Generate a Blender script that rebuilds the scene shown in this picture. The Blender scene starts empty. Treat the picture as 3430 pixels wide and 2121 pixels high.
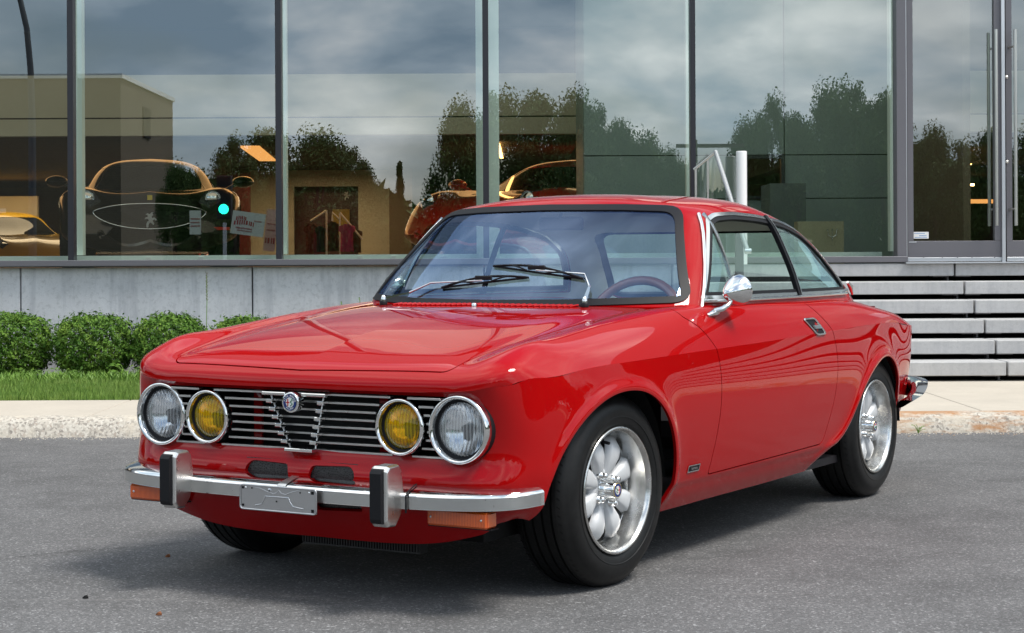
import bpy, math, random
import numpy as np
from mathutils import Vector, Matrix
rng = np.random.default_rng(7); random.seed(7)
R = math.radians
sc = bpy.context.scene
COL = sc.collection
# ------------------------------------------------------------------ camera
cam = bpy.data.cameras.new('camera'); co = bpy.data.objects.new('camera', cam); COL.objects.link(co)
cam.sensor_width = 36; cam.lens = 63.02; cam.shift_y = -0.0589; cam.clip_end = 3000; cam.clip_start = .1
co.location = (0, 0, 1.02)
co.rotation_euler = (Matrix.Rotation(R(90), 3, 'X') @ Matrix.Rotation(-0.005, 3, 'Z')).to_euler()
sc.camera = co
# ------------------------------------------------------------------ world and sun
SUN_AZ, SUN_EL = 116, 62         # azimuth clockwise from +Y (facade side); sun stands behind and right of the camera
w = bpy.data.worlds.new('World'); sc.world = w; w.use_nodes = True
nt = w.node_tree; nt.nodes.clear()
def wn(t, **k):
    n = nt.nodes.new(t)
    for a, b in k.items(): setattr(n, a, b)
    return n
sky = wn('ShaderNodeTexSky', sky_type='NISHITA', sun_disc=False)
sky.sun_elevation = R(SUN_EL); sky.sun_rotation = R(SUN_AZ); sky.dust_density = 1.5; sky.air_density = 1.2
tc = wn('ShaderNodeTexCoord'); sep = wn('ShaderNodeSeparateXYZ'); nt.links.new(tc.outputs['Generated'], sep.inputs[0])
def wm(op, a, b=None, c=None):
    n = wn('ShaderNodeMath', operation=op)
    for i, v in enumerate((a, b, c)):
        if v is None: continue
        if hasattr(v, 'links'): nt.links.new(v, n.inputs[i])
        else: n.inputs[i].default_value = v
    return n.outputs[0]
zz = wm('ADD', wm('MAXIMUM', sep.outputs[2], 0.0), 0.38)
cmb = wn('ShaderNodeCombineXYZ')
nt.links.new(wm('DIVIDE', sep.outputs[0], zz), cmb.inputs[0]); nt.links.new(wm('DIVIDE', sep.outputs[1], zz), cmb.inputs[1])
def wnoise(scale, det, rough, off=0., dist=.15):
    m = wn('ShaderNodeMapping'); nt.links.new(cmb.outputs[0], m.inputs[0]); m.inputs['Location'].default_value = (off, off*.7, off*.3)
    m.inputs['Scale'].default_value = (scale, scale, scale)
    n = wn('ShaderNodeTexNoise'); n.inputs['Scale'].default_value = 1; n.inputs['Detail'].default_value = det
    n.inputs['Roughness'].default_value = rough; n.inputs['Distortion'].default_value = dist
    nt.links.new(m.outputs[0], n.inputs['Vector']); return n.outputs['Fac']
def wramp(fac, stops):
    r = wn('ShaderNodeValToRGB'); nt.links.new(fac, r.inputs[0]); e = r.color_ramp.elements
    while len(e) < len(stops): e.new(.5)
    for i, (p, c) in enumerate(stops): e[i].position = p; e[i].color = (*c, 1)
    return r.outputs[0]
n1 = wnoise(3.4, 9, .55, 5.3); n2 = wnoise(1.3, 4, .5, 11.)
cover = wramp(n2, [(.40, (0, 0, 0)), (.52, (1, 1, 1))])
shade = wramp(n1, [(.36, (.38, .51, .63)), (.47, (.62, .74, .84)), (.57, (1.0, 1.05, 1.08)), (.70, (1.65, 1.62, 1.56))])
skm = wn('ShaderNodeMix', data_type='RGBA', blend_type='MULTIPLY'); skm.inputs[0].default_value = 1
nt.links.new(sky.outputs[0], skm.inputs[6]); skm.inputs[7].default_value = (.10, .10, .10, 1)
mx = wn('ShaderNodeMix', data_type='RGBA'); nt.links.new(cover, mx.inputs[0]); nt.links.new(skm.outputs[2], mx.inputs[6]); nt.links.new(shade, mx.inputs[7])
div = wn('ShaderNodeMix', data_type='RGBA', blend_type='MULTIPLY'); div.inputs[0].default_value = 1
nt.links.new(mx.outputs[2], div.inputs[6]); div.inputs[7].default_value = (10, 10, 10, 1)
bg = wn('ShaderNodeBackground'); bg.inputs[1].default_value = .1; nt.links.new(div.outputs[2], bg.inputs[0])
wo = wn('ShaderNodeOutputWorld'); nt.links.new(bg.outputs[0], wo.inputs[0])
sl = bpy.data.lights.new('sun', 'SUN'); so = bpy.data.objects.new('sun', sl); COL.objects.link(so)
sl.energy = 2.3; sl.angle = R(18); sl.color = (1, .95, .88)
sd = Vector((math.sin(R(SUN_AZ))*math.cos(R(SUN_EL)), math.cos(R(SUN_AZ))*math.cos(R(SUN_EL)), math.sin(R(SUN_EL))))
so.rotation_euler = sd.to_track_quat('Z', 'Y').to_euler(); so.location = sd*30
sc.view_settings.view_transform = 'Standard'; sc.view_settings.look = 'None'
sc.view_settings.exposure = .62; sc.view_settings.gamma = 1
sc.cycles.max_bounces = 10; sc.cycles.transparent_max_bounces = 24; sc.cycles.glossy_bounces = 6
sc.cycles.caustics_reflective = False; sc.cycles.caustics_refractive = False; sc.cycles.sample_clamp_indirect = 4
# ------------------------------------------------------------------ materials
class G:
    def __init__(s, name):
        s.m = bpy.data.materials.new(name); s.m.use_nodes = True; s.t = s.m.node_tree; s.t.nodes.clear()
        s.out = s.t.nodes.new('ShaderNodeOutputMaterial')
    def n(s, t, **k):
        n = s.t.nodes.new(t)
        for a, b in k.items(): setattr(n, a, b)
        return n
    def l(s, a, b): s.t.links.new(a, b)
    def val(s, v, inp):
        if hasattr(v, 'links'): s.l(v, inp)
        elif isinstance(v, tuple): inp.default_value = (*v, 1) if len(v) == 3 and len(inp.default_value) == 4 else v
        else: inp.default_value = v
    def math(s, op, a, b=None, c=None):
        n = s.n('ShaderNodeMath', operation=op)
        for i, v in enumerate((a, b, c)):
            if v is not None: s.val(v, n.inputs[i])
        return n.outputs[0]
    def coord(s, scale=(1, 1, 1), kind='Object', rot=(0, 0, 0)):
        t = s.n('ShaderNodeTexCoord'); m = s.n('ShaderNodeMapping'); s.l(t.outputs[kind], m.inputs[0])
        m.inputs['Scale'].default_value = scale; m.inputs['Rotation'].default_value = rot
        return m.outputs[0]
    def noise(s, vec, scale, det=4, rough=.5, dist=0):
        n = s.n('ShaderNodeTexNoise'); s.l(vec, n.inputs['Vector'])
        for k, v in (('Scale', scale), ('Detail', det), ('Roughness', rough), ('Distortion', dist)): n.inputs[k].default_value = v
        return n.outputs['Fac']
    def voro(s, vec, scale, out='Distance', feature='F1'):
        n = s.n('ShaderNodeTexVoronoi', feature=feature); s.l(vec, n.inputs['Vector']); n.inputs['Scale'].default_value = scale
        return n.outputs[out]
    def ramp(s, fac, stops):
        r = s.n('ShaderNodeValToRGB'); s.l(fac, r.inputs[0]); e = r.color_ramp.elements
        while len(e) < len(stops): e.new(.5)
        for i, (p, c) in enumerate(stops): e[i].position = p; e[i].color = (*c, 1) if isinstance(c, tuple) else (c, c, c, 1)
        return r.outputs[0]
    def mix(s, fac, a, b, mode='MIX'):
        n = s.n('ShaderNodeMix', data_type='RGBA', blend_type=mode); s.val(fac, n.inputs[0])
        s.val(a, n.inputs[6]); s.val(b, n.inputs[7]); return n.outputs[2]
    def bump(s, h, strength=.3, dist=.01, nrm=None):
        b = s.n('ShaderNodeBump'); s.l(h, b.inputs['Height']); b.inputs['Strength'].default_value = strength; b.inputs['Distance'].default_value = dist
        if nrm: s.l(nrm, b.inputs['Normal'])
        return b.outputs[0]
    def pr(s, col, rough=.5, metal=0., nrm=None, **k):
        p = s.n('ShaderNodeBsdfPrincipled'); s.val(col, p.inputs['Base Color']); s.val(rough, p.inputs['Roughness']); s.val(metal, p.inputs['Metallic'])
        if nrm: s.l(nrm, p.inputs['Normal'])
        for a, b in k.items(): s.val(b, p.inputs[a.replace('_', ' ')])
        s.l(p.outputs[0], s.out.inputs[0]); s.p = p
        return s.m
M = {}
def simple(name, col, rough=.5, metal=0., **k):
    M[name] = G(name).pr(col, rough, metal, **k); return M[name]
# car paint: deep red under clear coat, very faint orange peel
g = G('red_paint'); v = g.coord()
pk = g.noise(v, 60, 2, .5); 
M['paint'] = g.pr((.385, .0025, .0035), .5, 0., nrm=g.bump(pk, .012, .004), Coat_Weight=1., Coat_Roughness=.012, Coat_IOR=1.38, Specular_IOR_Level=.0)
g = G('chrome'); v = g.coord(); n = g.noise(v, 25, 3)
M['chrome'] = g.pr((.80, .80, .79), g.math('MULTIPLY_ADD', n, .08, .03), 1.)
g = G('brushed_steel'); v = g.coord(); n = g.noise(v, 60, 4)
g_ = g
M['steel'] = g.pr((.60, .60, .59), g.math('MULTIPLY_ADD', n, .2, .22), 1.)
g = G('soft_chrome'); v = g.coord(); n = g.noise(v, 50, 4)
M['soft_chrome'] = g.pr((.72, .71, .69), g.math('MULTIPLY_ADD', n, .15, .22), 1.)
simple('black_rubber', (.010, .010, .012), .5, Specular_IOR_Level=.22); simple('dark_wall', (.13, .090, .055), .8); simple('matte_black', (.006, .006, .006), .8)
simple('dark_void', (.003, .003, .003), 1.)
g = G('tyre_rubber'); v = g.coord(); n = g.noise(v, 40, 5, .6)
M['tyre'] = g.pr(g.ramp(n, [(.3, .006), (.7, .012)]), .45, nrm=g.bump(n, .15, .002), Specular_IOR_Level=.3)
g = G('rim_silver'); v = g.coord(); n = g.noise(v, 120, 2)
M['rim'] = g.pr((.66, .67, .68), .46, .15, nrm=g.bump(n, .05, .001))
g = G('rim_lip'); v = g.coord(); n = g.noise(v, 14, 5, .65)
M['lip'] = g.pr(g.ramp(n, [(.35, (.52, .51, .48)), (.6, (.74, .74, .73))]), g.math('MULTIPLY_ADD', n, .25, .12), 1.)
simple('bright_metal_trim', (.72, .71, .67), .18, 1.)
g = G('amber_lens'); v = g.coord(); wv = g.n('ShaderNodeTexWave', bands_direction='Y'); g.l(v, wv.inputs[0]); wv.inputs['Scale'].default_value = 60
M['amber_lens'] = g.pr(g.mix(wv.outputs['Fac'], (.55, .06, .006), (.85, .15, .015)), .18, nrm=g.bump(wv.outputs['Fac'], .5, .002), Coat_Weight=1.)
simple('white_enamel', (.8, .8, .78), .3); simple('red_enamel', (.5, .01, .01), .3); simple('blue_enamel', (.01, .03, .16), .3); simple('green_enamel', (.01, .18, .08), .3)
simple('gold_enamel', (.6, .45, .15), .3, .8)
simple('wood_rim', (.36, .12, .04), .25, Coat_Weight=1.); simple('dark_leather', (.015, .013, .016), .5); simple('headliner', (.55, .53, .48), .9)
simple('dash_vinyl', (.012, .012, .014), .55); simple('maroon_trim', (.10, .012, .015), .6)
def thin_glass(name, tint, refl, gcol=(1, 1, 1), ior=1.5, rough=0.):
    g = G(name); geo = g.n('ShaderNodeNewGeometry'); vm = g.n('ShaderNodeVectorMath', operation='DOT_PRODUCT'); g.l(geo.outputs['Normal'], vm.inputs[0]); g.l(geo.outputs['Incoming'], vm.inputs[1])
    c_ = g.math('SUBTRACT', 1., g.math('ABSOLUTE', vm.outputs['Value'])); fr_ = g.math('MULTIPLY_ADD', g.math('POWER', c_, 5.), .94, .05)
    tr = g.n('ShaderNodeBsdfTransparent'); tr.inputs[0].default_value = (*tint, 1)
    gl = g.n('ShaderNodeBsdfGlossy'); gl.inputs[0].default_value = (*gcol, 1); gl.inputs['Roughness'].default_value = rough
    m = g.n('ShaderNodeMixShader'); g.l(g.math('MINIMUM', g.math('ADD', fr_, refl), 1.), m.inputs[0])
    g.l(tr.outputs[0], m.inputs[1]); g.l(gl.outputs[0], m.inputs[2]); g.l(m.outputs[0], g.out.inputs[0]); M[name] = g.m
thin_glass('windshield_glass', (.90, .94, .98), .12, (.46, .64, 1.)); thin_glass('tinted_glass', (.72, .88, .84), .10, (.78, .97, .96))
thin_glass('clear_glass', (.86, .95, .93), .05)
# lamp lenses with vertical flutes
def lens(name, tint, col):
    g = G(name); v = g.coord(); wv = g.n('ShaderNodeTexWave', bands_direction='Y'); g.l(v, wv.inputs[0]); wv.inputs['Scale'].default_value = 30; wv.inputs['Distortion'].default_value = .4
    wz = g.n('ShaderNodeTexWave', bands_direction='Z'); g.l(v, wz.inputs[0]); wz.inputs['Scale'].default_value = 9
    b = g.bump(g.math('ADD', wv.outputs['Fac'], g.math('MULTIPLY', wz.outputs['Fac'], .5)), .5, .002)
    tp = g.n('ShaderNodeBsdfTransparent'); tp.inputs[0].default_value = (*tint, 1)
    d2 = g.n('ShaderNodeBsdfDiffuse'); d2.inputs[0].default_value = (*[.85*t_ for t_ in tint], 1); g.l(b, d2.inputs['Normal'])
    m0 = g.n('ShaderNodeMixShader'); g.l(g.math('MULTIPLY_ADD', wv.outputs['Fac'], .22, (.22 if name == 'yellow_lens' else .12)), m0.inputs[0]); g.l(tp.outputs[0], m0.inputs[1]); g.l(d2.outputs[0], m0.inputs[2])
    lp = g.n('ShaderNodeBsdfGlossy'); lp.inputs['Roughness'].default_value = .03
    fr = g.n('ShaderNodeFresnel'); fr.inputs[0].default_value = 1.5
    m = g.n('ShaderNodeMixShader'); g.l(fr.outputs[0], m.inputs[0]); g.l(m0.outputs[0], m.inputs[1]); g.l(lp.outputs[0], m.inputs[2]); g.l(m.outputs[0], g.out.inputs[0]); M[name] = g.m
def fluted(name, col):
    g = G(name); v = g.coord(); wv = g.n('ShaderNodeTexWave', bands_direction='Y'); g.l(v, wv.inputs[0]); wv.inputs['Scale'].default_value = 24; wv.inputs['Distortion'].default_value = .5
    wz = g.n('ShaderNodeTexWave', bands_direction='Z'); g.l(v, wz.inputs[0]); wz.inputs['Scale'].default_value = 7
    M[name] = g.pr(col, .15, 1., nrm=g.bump(g.math('ADD', wv.outputs['Fac'], g.math('MULTIPLY', wz.outputs['Fac'], .7)), .3, .0008))
lens('clear_lens', (.93, .95, .97), None); lens('yellow_lens', (1., .70, .02), None)
fluted('reflector', (.95, .95, .95)); fluted('yellow_reflector', (1., .80, .25))
# ------------------------------------------------------------------ object helpers
def link(o, parent=None):
    COL.objects.link(o)
    if parent: o.parent = parent
    return o
def thing(name, label, cat, loc=(0, 0, 0), rz=0., group=None):
    o = bpy.data.objects.new(name, None); link(o); o.location = loc; o.rotation_euler = (0, 0, rz); o.empty_display_size = .1
    o['label'] = label; o['category'] = cat
    if group: o['group'] = group
    return o
def tag(o, label=None, cat=None, group=None, kind=None):
    for k, v in (('label', label), ('category', cat), ('group', group), ('kind', kind)):
        if v: o[k] = v
    return o
def mesh_obj(name, V, F, mat, parent=None, smooth=False, N=None):
    me = bpy.data.meshes.new(name); me.from_pydata([tuple(map(float, p)) for p in V], [], [tuple(int(i) for i in f) for f in F]); me.validate() if N is None else None
    for m_ in (mat if isinstance(mat, list) else [mat]): me.materials.append(m_)
    if smooth or N is not None: me.polygons.foreach_set('use_smooth', [True]*len(me.polygons))
    if N is not None: me.normals_split_custom_set_from_vertices([tuple(map(float, n)) for n in N])
    me.update(); o = bpy.data.objects.new(name, me); return link(o, parent)
class MB:
    """collects boxes, tubes and lathes; sharp edges split by duplicated vertices"""
    def __init__(s): s.V = []; s.F = []; s.S = []
    def add(s, V, F, smooth=False):
        b = len(s.V); s.V += [tuple(p) for p in V]; s.F += [tuple(i+b for i in f) for f in F]; s.S += [smooth]*len(F); return s
    def box(s, lo, hi, bev=0.):
        x0, y0, z0 = lo; x1, y1, z1 = hi
        if bev <= 0:
            V = [(x0, y0, z0), (x1, y0, z0), (x1, y1, z0), (x0, y1, z0), (x0, y0, z1), (x1, y0, z1), (x1, y1, z1), (x0, y1, z1)]
            return s.add(V, [(0, 3, 2, 1), (4, 5, 6, 7), (0, 1, 5, 4), (1, 2, 6, 5), (2, 3, 7, 6), (3, 0, 4, 7)])
        b = bev; V = []
        for z, k in ((z0, b), (z0+b, 0), (z1-b, 0), (z1, b)):
            V += [(x0+k, y0+k, z) if k else (x0+0, y0+b, z)] if False else []
        # chamfered box from 24 verts
        idx = {}
        def vtx(ix, iy, iz, ax):
            key = (ix, iy, iz, ax)
            if key not in idx:
                p = [x1 if ix else x0, y1 if iy else y0, z1 if iz else z0]; sgn = [-1 if q else 1 for q in (ix, iy, iz)]
                for k in range(3):
                    if k != ax: p[k] += sgn[k]*b
                idx[key] = len(V); V.append(tuple(p))
            return idx[key]
        F = []
        for a_ in (0, 1):
            F.append([vtx(a_, 0, 0, 0), vtx(a_, 1, 0, 0), vtx(a_, 1, 1, 0), vtx(a_, 0, 1, 0)])
            F.append([vtx(0, a_, 0, 1), vtx(1, a_, 0, 1), vtx(1, a_, 1, 1), vtx(0, a_, 1, 1)])
            F.append([vtx(0, 0, a_, 2), vtx(1, 0, a_, 2), vtx(1, 1, a_, 2), vtx(0, 1, a_, 2)])
            for c_ in (0, 1):
                F.append([vtx(a_, c_, 0, 0), vtx(a_, c_, 1, 0), vtx(a_, c_, 1, 1), vtx(a_, c_, 0, 1)])
                F.append([vtx(a_, 0, c_, 0), vtx(a_, 1, c_, 0), vtx(a_, 1, c_, 2), vtx(a_, 0, c_, 2)])
                F.append([vtx(0, a_, c_, 1), vtx(1, a_, c_, 1), vtx(1, a_, c_, 2), vtx(0, a_, c_, 2)])
                for d_ in (0, 1): F.append([vtx(a_, c_, d_, 0), vtx(a_, c_, d_, 1), vtx(a_, c_, d_, 2)])
        c = np.array([(x0+x1)/2, (y0+y1)/2, (z0+z1)/2]); VV = np.array(V)
        G_ = []
        for f in F:
            p = VV[f]; n = np.cross(p[1]-p[0], p[2]-p[0]); G_.append(tuple(f) if n.dot(p.mean(0)-c) > 0 else tuple(f[::-1]))
        return s.add(V, G_)
    def tube(s, pts, r, seg=8, closed=False, cap=True, sq=None):
        pts = [Vector(p) for p in pts]; n = len(pts); rr = r if isinstance(r, (list, tuple)) else [r]*n; V = []; up = None
        for i, p in enumerate(pts):
            a = pts[i-1] if (i > 0 or closed) else p; b = pts[(i+1) % n] if (i < n-1 or closed) else p
            d = (b-a).normalized()
            if up is None: up = Vector((0, 0, 1)) if abs(d.z) < .9 else Vector((1, 0, 0))
            u = d.cross(up).normalized(); up = u.cross(d).normalized()
            for k in range(seg):
                t = 2*math.pi*(k+.5)/seg; cu, cv = math.cos(t)*rr[i], math.sin(t)*rr[i]
                if sq: cu *= sq[0]; cv *= sq[1]
                V.append(tuple(p+u*cu+up*cv))
        F = []
        for i in range(n if closed else n-1):
            for k in range(seg):
                a, b = i*seg+k, i*seg+(k+1) % seg; c, d = ((i+1) % n)*seg+(k+1) % seg, ((i+1) % n)*seg+k
                F.append((a, b, c, d))
        s.add(V, F, seg > 4)
        if cap and not closed:
            s.add([V[k] for k in range(seg)], [tuple(range(seg))[::-1]]); s.add([V[(n-1)*seg+k] for k in range(seg)], [tuple(range(seg))])
        return s
    def lathe(s, prof, axis='y', seg=48, c=(0, 0, 0), smooth=True, arc=(0, 2*math.pi), sharp=()):
        """prof: (radius, offset along axis); repeated points make a sharp edge"""
        V = []; full = abs(arc[1]-arc[0]-2*math.pi) < 1e-6; m = seg if full else seg+1; F = []
        groups = []; cur = [prof[0]]
        for p in prof[1:]:
            if p == cur[-1] or p == 'x':
                groups.append(cur); cur = [cur[-1]]
            else: cur.append(p)
        groups.append(cur)
        for gr in groups:
            V = []; F = []
            for (r_, h_) in gr:
                for k in range(m):
                    t = arc[0]+(arc[1]-arc[0])*k/seg; a, b = r_*math.cos(t), r_*math.sin(t)
                    V.append({'y': (c[0]+a, c[1]+h_, c[2]+b), 'x': (c[0]+h_, c[1]+a, c[2]+b), 'z': (c[0]+a, c[1]+b, c[2]+h_)}[axis])
            for i in range(len(gr)-1):
                for k in range(seg):
                    k2 = (k+1) % m if full else k+1
                    F.append((i*m+k, i*m+k2, (i+1)*m+k2, (i+1)*m+k))
            s.add(V, F, smooth)
        return s
    def prism(s, poly, axis, a, b):
        """extrude 2D polygon along axis from a to b; poly in the other two axes in order"""
        def P(u, v, h): return {'x': (h, u, v), 'y': (u, h, v), 'z': (u, v, h)}[axis]
        n = len(poly); s.add([P(u, v, a) for u, v in poly], [tuple(range(n))]); s.add([P(u, v, b) for u, v in poly], [tuple(range(n))[::-1]])
        for i in range(n):
            j = (i+1) % n
            s.add([P(*poly[i], a), P(*poly[j], a), P(*poly[j], b), P(*poly[i], b)], [(0, 1, 2, 3)])
        return s
    def xf(s, mat):
        s.V = [tuple(mat @ Vector(p)) for p in s.V]; return s
    def build(s, name, mat, parent=None, fix=True):
        me = bpy.data.meshes.new(name); me.from_pydata(s.V, [], s.F); me.polygons.foreach_set('use_smooth', s.S)
        me.materials.append(M[mat] if isinstance(mat, str) else mat); me.update()
        return link(bpy.data.objects.new(name, me), parent)
def copy_tree(o, parent=None):
    c = o.copy(); COL.objects.link(c)
    if parent: c.parent = parent
    for ch in list(o.children): copy_tree(ch, c)
    return c
def text_mesh(txt, size, depth=.001, font=None):
    cu = bpy.data.curves.new('t', 'FONT'); cu.body = txt; cu.size = size; cu.extrude = depth; cu.align_x = 'CENTER'; cu.align_y = 'CENTER'; cu.resolution_u = 2
    o = bpy.data.objects.new('t', cu); COL.objects.link(o); dg = bpy.context.evaluated_depsgraph_get(); dg.update()
    me = bpy.data.meshes.new_from_object(o.evaluated_get(dg)); COL.objects.unlink(o); bpy.data.objects.remove(o)
    V = [tuple(v.co) for v in me.vertices]; F = [tuple(p.vertices) for p in me.polygons]; bpy.data.meshes.remove(me); return V, F
# ------------------------------------------------------------------ spline surfaces and cutting
def nspline(t, P, tt):
    """natural cubic spline through P (n, ...) at parameters t evaluated at tt"""
    n = len(t); P = np.asarray(P, float); sh = P.shape[1:]; Pf = P.reshape(n, -1); h = np.diff(t)
    A = np.zeros((n, n)); B = np.zeros_like(Pf); A[0, 0] = A[-1, -1] = 1
    for i in range(1, n-1):
        A[i, i-1] = h[i-1]; A[i, i] = 2*(h[i-1]+h[i]); A[i, i+1] = h[i]
        B[i] = 6*((Pf[i+1]-Pf[i])/h[i]-(Pf[i]-Pf[i-1])/h[i-1])
    m = np.linalg.solve(A, B); k = np.clip(np.searchsorted(t, tt, 'right')-1, 0, n-2)
    x = (tt-t[k])[:, None]; hk = h[k][:, None]
    y = Pf[k]+x*((Pf[k+1]-Pf[k])/hk-hk*(2*m[k]+m[k+1])/6)+x**2*m[k]/2+x**3*(m[k+1]-m[k])/(6*hk)
    return y.reshape((len(tt),)+sh)
def chord(P, ax):
    d = np.linalg.norm(np.diff(P, axis=ax), axis=-1); d = d.mean(axis=1-ax); return np.concatenate([[0], np.cumsum(d)])
def surf(net, nu, nv, disp=None, mirror_u0=False):
    """bicubic interpolating surface; returns grid positions and normals"""
    P = np.array(net, float); tu = chord(P, 0); tv = chord(P, 1)
    Q = nspline(tu, P, np.linspace(0, tu[-1], nu)); Q = np.moveaxis(nspline(tv, np.moveaxis(Q, 1, 0), np.linspace(0, tv[-1], nv)), 0, 1)
    if disp is not None: Q = disp(Q)
    return Q
def grid_normals(Q, sym=()):
    du = np.gradient(Q, axis=0); dv = np.gradient(Q, axis=1); n = np.cross(du, dv)
    l = np.linalg.norm(n, axis=-1, keepdims=True)
    bad = l[..., 0] < 1e-9
    n = n/np.maximum(l, 1e-12)
    if bad.any():
        for i, j in zip(*np.where(bad)):
            n[i, j] = n[i, j-1] if j > 0 else n[i, min(j+1, n.shape[1]-1)]
    return n
def soup(Q, outward):
    """grid -> (V, N, F); outward(pos) gives a rough outward vector to orient normals"""
    N = grid_normals(Q); nu, nv = Q.shape[:2]
    o = outward(Q); s = np.sign((N*o).sum(-1)).sum(); N = N*(1 if s >= 0 else -1)
    # on the centreline the surface is symmetric: no sideways normal
    c = np.abs(Q[..., 1]) < 1e-6; N[c, 1] = 0; N /= np.maximum(np.linalg.norm(N, axis=-1, keepdims=True), 1e-9)
    idx = np.arange(nu*nv).reshape(nu, nv)
    F = np.stack([idx[:-1, :-1], idx[1:, :-1], idx[1:, 1:], idx[:-1, 1:]], -1).reshape(-1, 4)
    return [Q.reshape(-1, 3).copy(), N.reshape(-1, 3).copy(), [tuple(f) for f in F]]
def cut(S, fn):
    V, N, F = S; gv = fn(V); gv = np.where(np.abs(gv) < 1e-7, 1e-7, gv); sg = gv > 0
    newV = []; newN = []; base = len(V); cache = {}; out = []
    for f in F:
        ss = [sg[i] for i in f]
        if all(ss) or not any(ss): out.append(f); continue
        pos = []; neg = []; m = len(f)
        for a in range(m):
            i, j = f[a], f[(a+1) % m]
            (pos if sg[i] else neg).append(i)
            if sg[i] != sg[j]:
                key = (i, j) if i < j else (j, i)
                if key not in cache:
                    p, q = key; t = gv[p]/(gv[p]-gv[q])
                    P_ = V[p]*(1-t)+V[q]*t
                    n_ = N[p]*(1-t)+N[q]*t; cache[key] = base+len(newV); newV.append(P_); newN.append(n_/max(np.linalg.norm(n_), 1e-9))
                k = cache[key]; pos.append(k); neg.append(k)
        if len(pos) > 2: out.append(tuple(pos))
        if len(neg) > 2: out.append(tuple(neg))
    if newV: V = np.vstack([V, newV]); N = np.vstack([N, newN])
    return [V, N, out]
def merge(*SS):
    V = np.vstack([s[0] for s in SS]); N = np.vstack([s[1] for s in SS]); F = []; b = 0
    for s in SS: F += [tuple(i+b for i in f) for f in s[2]]; b += len(s[0])
    return [V, N, F]
def cents(S): return np.array([S[0][list(f)].mean(0) for f in S[2]])
def pick(S, mask):
    F = [f for f, m_ in zip(S[2], mask) if m_]
    used = sorted({i for f in F for i in f}); mp = {u: k for k, u in enumerate(used)}
    return [S[0][used], S[1][used], [tuple(mp[i] for i in f) for f in F]]
def emit(name, S, mat, parent, side='both', lip=.012, off=0.):
    """side: both = merged with its mirror; left / right = single side. car coords Y left -> local y=-Y"""
    V, N, F = S
    if not F: return None
    V = V+N*off; VV = []; NN = []; FF = []
    def orient(V, N, F):
        r = []
        for f in F:
            p = V[list(f)]; n = np.zeros(3)
            for k in range(1, len(f)-1): n += np.cross(p[k]-p[0], p[k+1]-p[0])
            r.append(f if n.dot(N[list(f)].mean(0)) >= 0 else f[::-1])
        return r
    if lip:
        cnt = {}
        for f in F:
            for a in range(len(f)):
                e = (f[a], f[(a+1) % len(f)]); k = (min(e), max(e)); cnt.setdefault(k, []).append((e, f))
        LV = []; LN = []; LF = []
        for k, l_ in cnt.items():
            if len(l_) == 1:
                (i, j), f = l_[0]; a, b = V[i], V[j]
                if abs(a[1]) < 1e-5 and abs(b[1]) < 1e-5: continue
                c = V[list(f)].mean(0); e = b-a; le = np.linalg.norm(e)
                if le < 1e-7: continue
                nn = np.cross(e/le, N[i]); nn = nn if nn.dot(a-c) > 0 else -nn
                b0 = len(V)+len(LV); LV += [a, b, b-N[j]*lip, a-N[i]*lip]; LN += [nn]*4; LF.append((b0, b0+1, b0+2, b0+3))
        if LV: V = np.vstack([V, LV]); N = np.vstack([N, LN]); F = F+LF
    for sgn in ((1, -1) if side == 'both' else ((1,) if side == 'left' else (-1,))):
        v = V*np.array([1, -sgn, 1]); n = N*np.array([1, -sgn, 1])
        n = n/np.maximum(np.linalg.norm(n, axis=1, keepdims=True), 1e-9); f2 = orient(v, n, F); b = sum(len(q) for q in VV)
        VV.append(v); NN.append(n); FF += [tuple(i+b for i in f) for f in f2]
    return mesh_obj(name, np.vstack(VV), FF, M[mat] if isinstance(mat, str) else mat, parent, N=np.vstack(NN))
def polysdf(poly):
    """signed distance (negative inside) to a closed 2-D polygon"""
    P = np.array(poly, float); Q = np.roll(P, -1, 0)
    def fn(a, b):
        d2 = np.full(a.shape, 1e9); ins = np.zeros(a.shape, bool)
        for (x0, y0), (x1, y1) in zip(P, Q):
            ex, ey = x1-x0, y1-y0; t = np.clip(((a-x0)*ex+(b-y0)*ey)/(ex*ex+ey*ey+1e-12), 0, 1)
            d2 = np.minimum(d2, (a-x0-t*ex)**2+(b-y0-t*ey)**2)
            c = (y0 > b) != (y1 > b); ins ^= c & (a < ex*(b-y0)/(ey+(1e-12 if abs(ey) < 1e-12 else 0))+x0)
        d = np.sqrt(d2); return np.where(ins, -d, d)
    return fn
def rounded(poly, r, n=6):
    out = []; P = [np.array(p, float) for p in poly]; m = len(P); rr = r if isinstance(r, (list, tuple)) else [r]*m
    for i in range(m):
        a, b, c = P[i-1], P[i], P[(i+1) % m]; u = (a-b)/np.linalg.norm(a-b); v = (c-b)/np.linalg.norm(c-b)
        k = min(rr[i], .45*np.linalg.norm(a-b), .45*np.linalg.norm(c-b))
        if k < 1e-5: out.append(tuple(b)); continue
        for t in np.linspace(0, 1, n): out.append(tuple((1-t)**2*(b+u*k)+2*t*(1-t)*b+t*t*(b+v*k)))
    return out
def cspline(pts, n=80, closed=True):
    P = np.array(pts, float)
    if closed: P2 = np.vstack([P[-3:], P, P[:3]])
    else: P2 = P
    t = np.concatenate([[0], np.cumsum(np.linalg.norm(np.diff(P2, axis=0), axis=1))])
    a, b = (t[3], t[len(P)+3]) if closed else (t[0], t[-1])
    return nspline(t, P2, np.linspace(a, b, n, endpoint=not closed))
# ================================================================== THE RED COUPE (car coords: X back, Y left, Z up)
X0, Y0, YAW = -.309, 5.92, .545
car = thing('classic_coupe', 'red two door classic coupe with yellow fog lamps and chrome bumpers parked on the asphalt', 'car', (X0, Y0, 0), math.pi/2-YAW)
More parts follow.
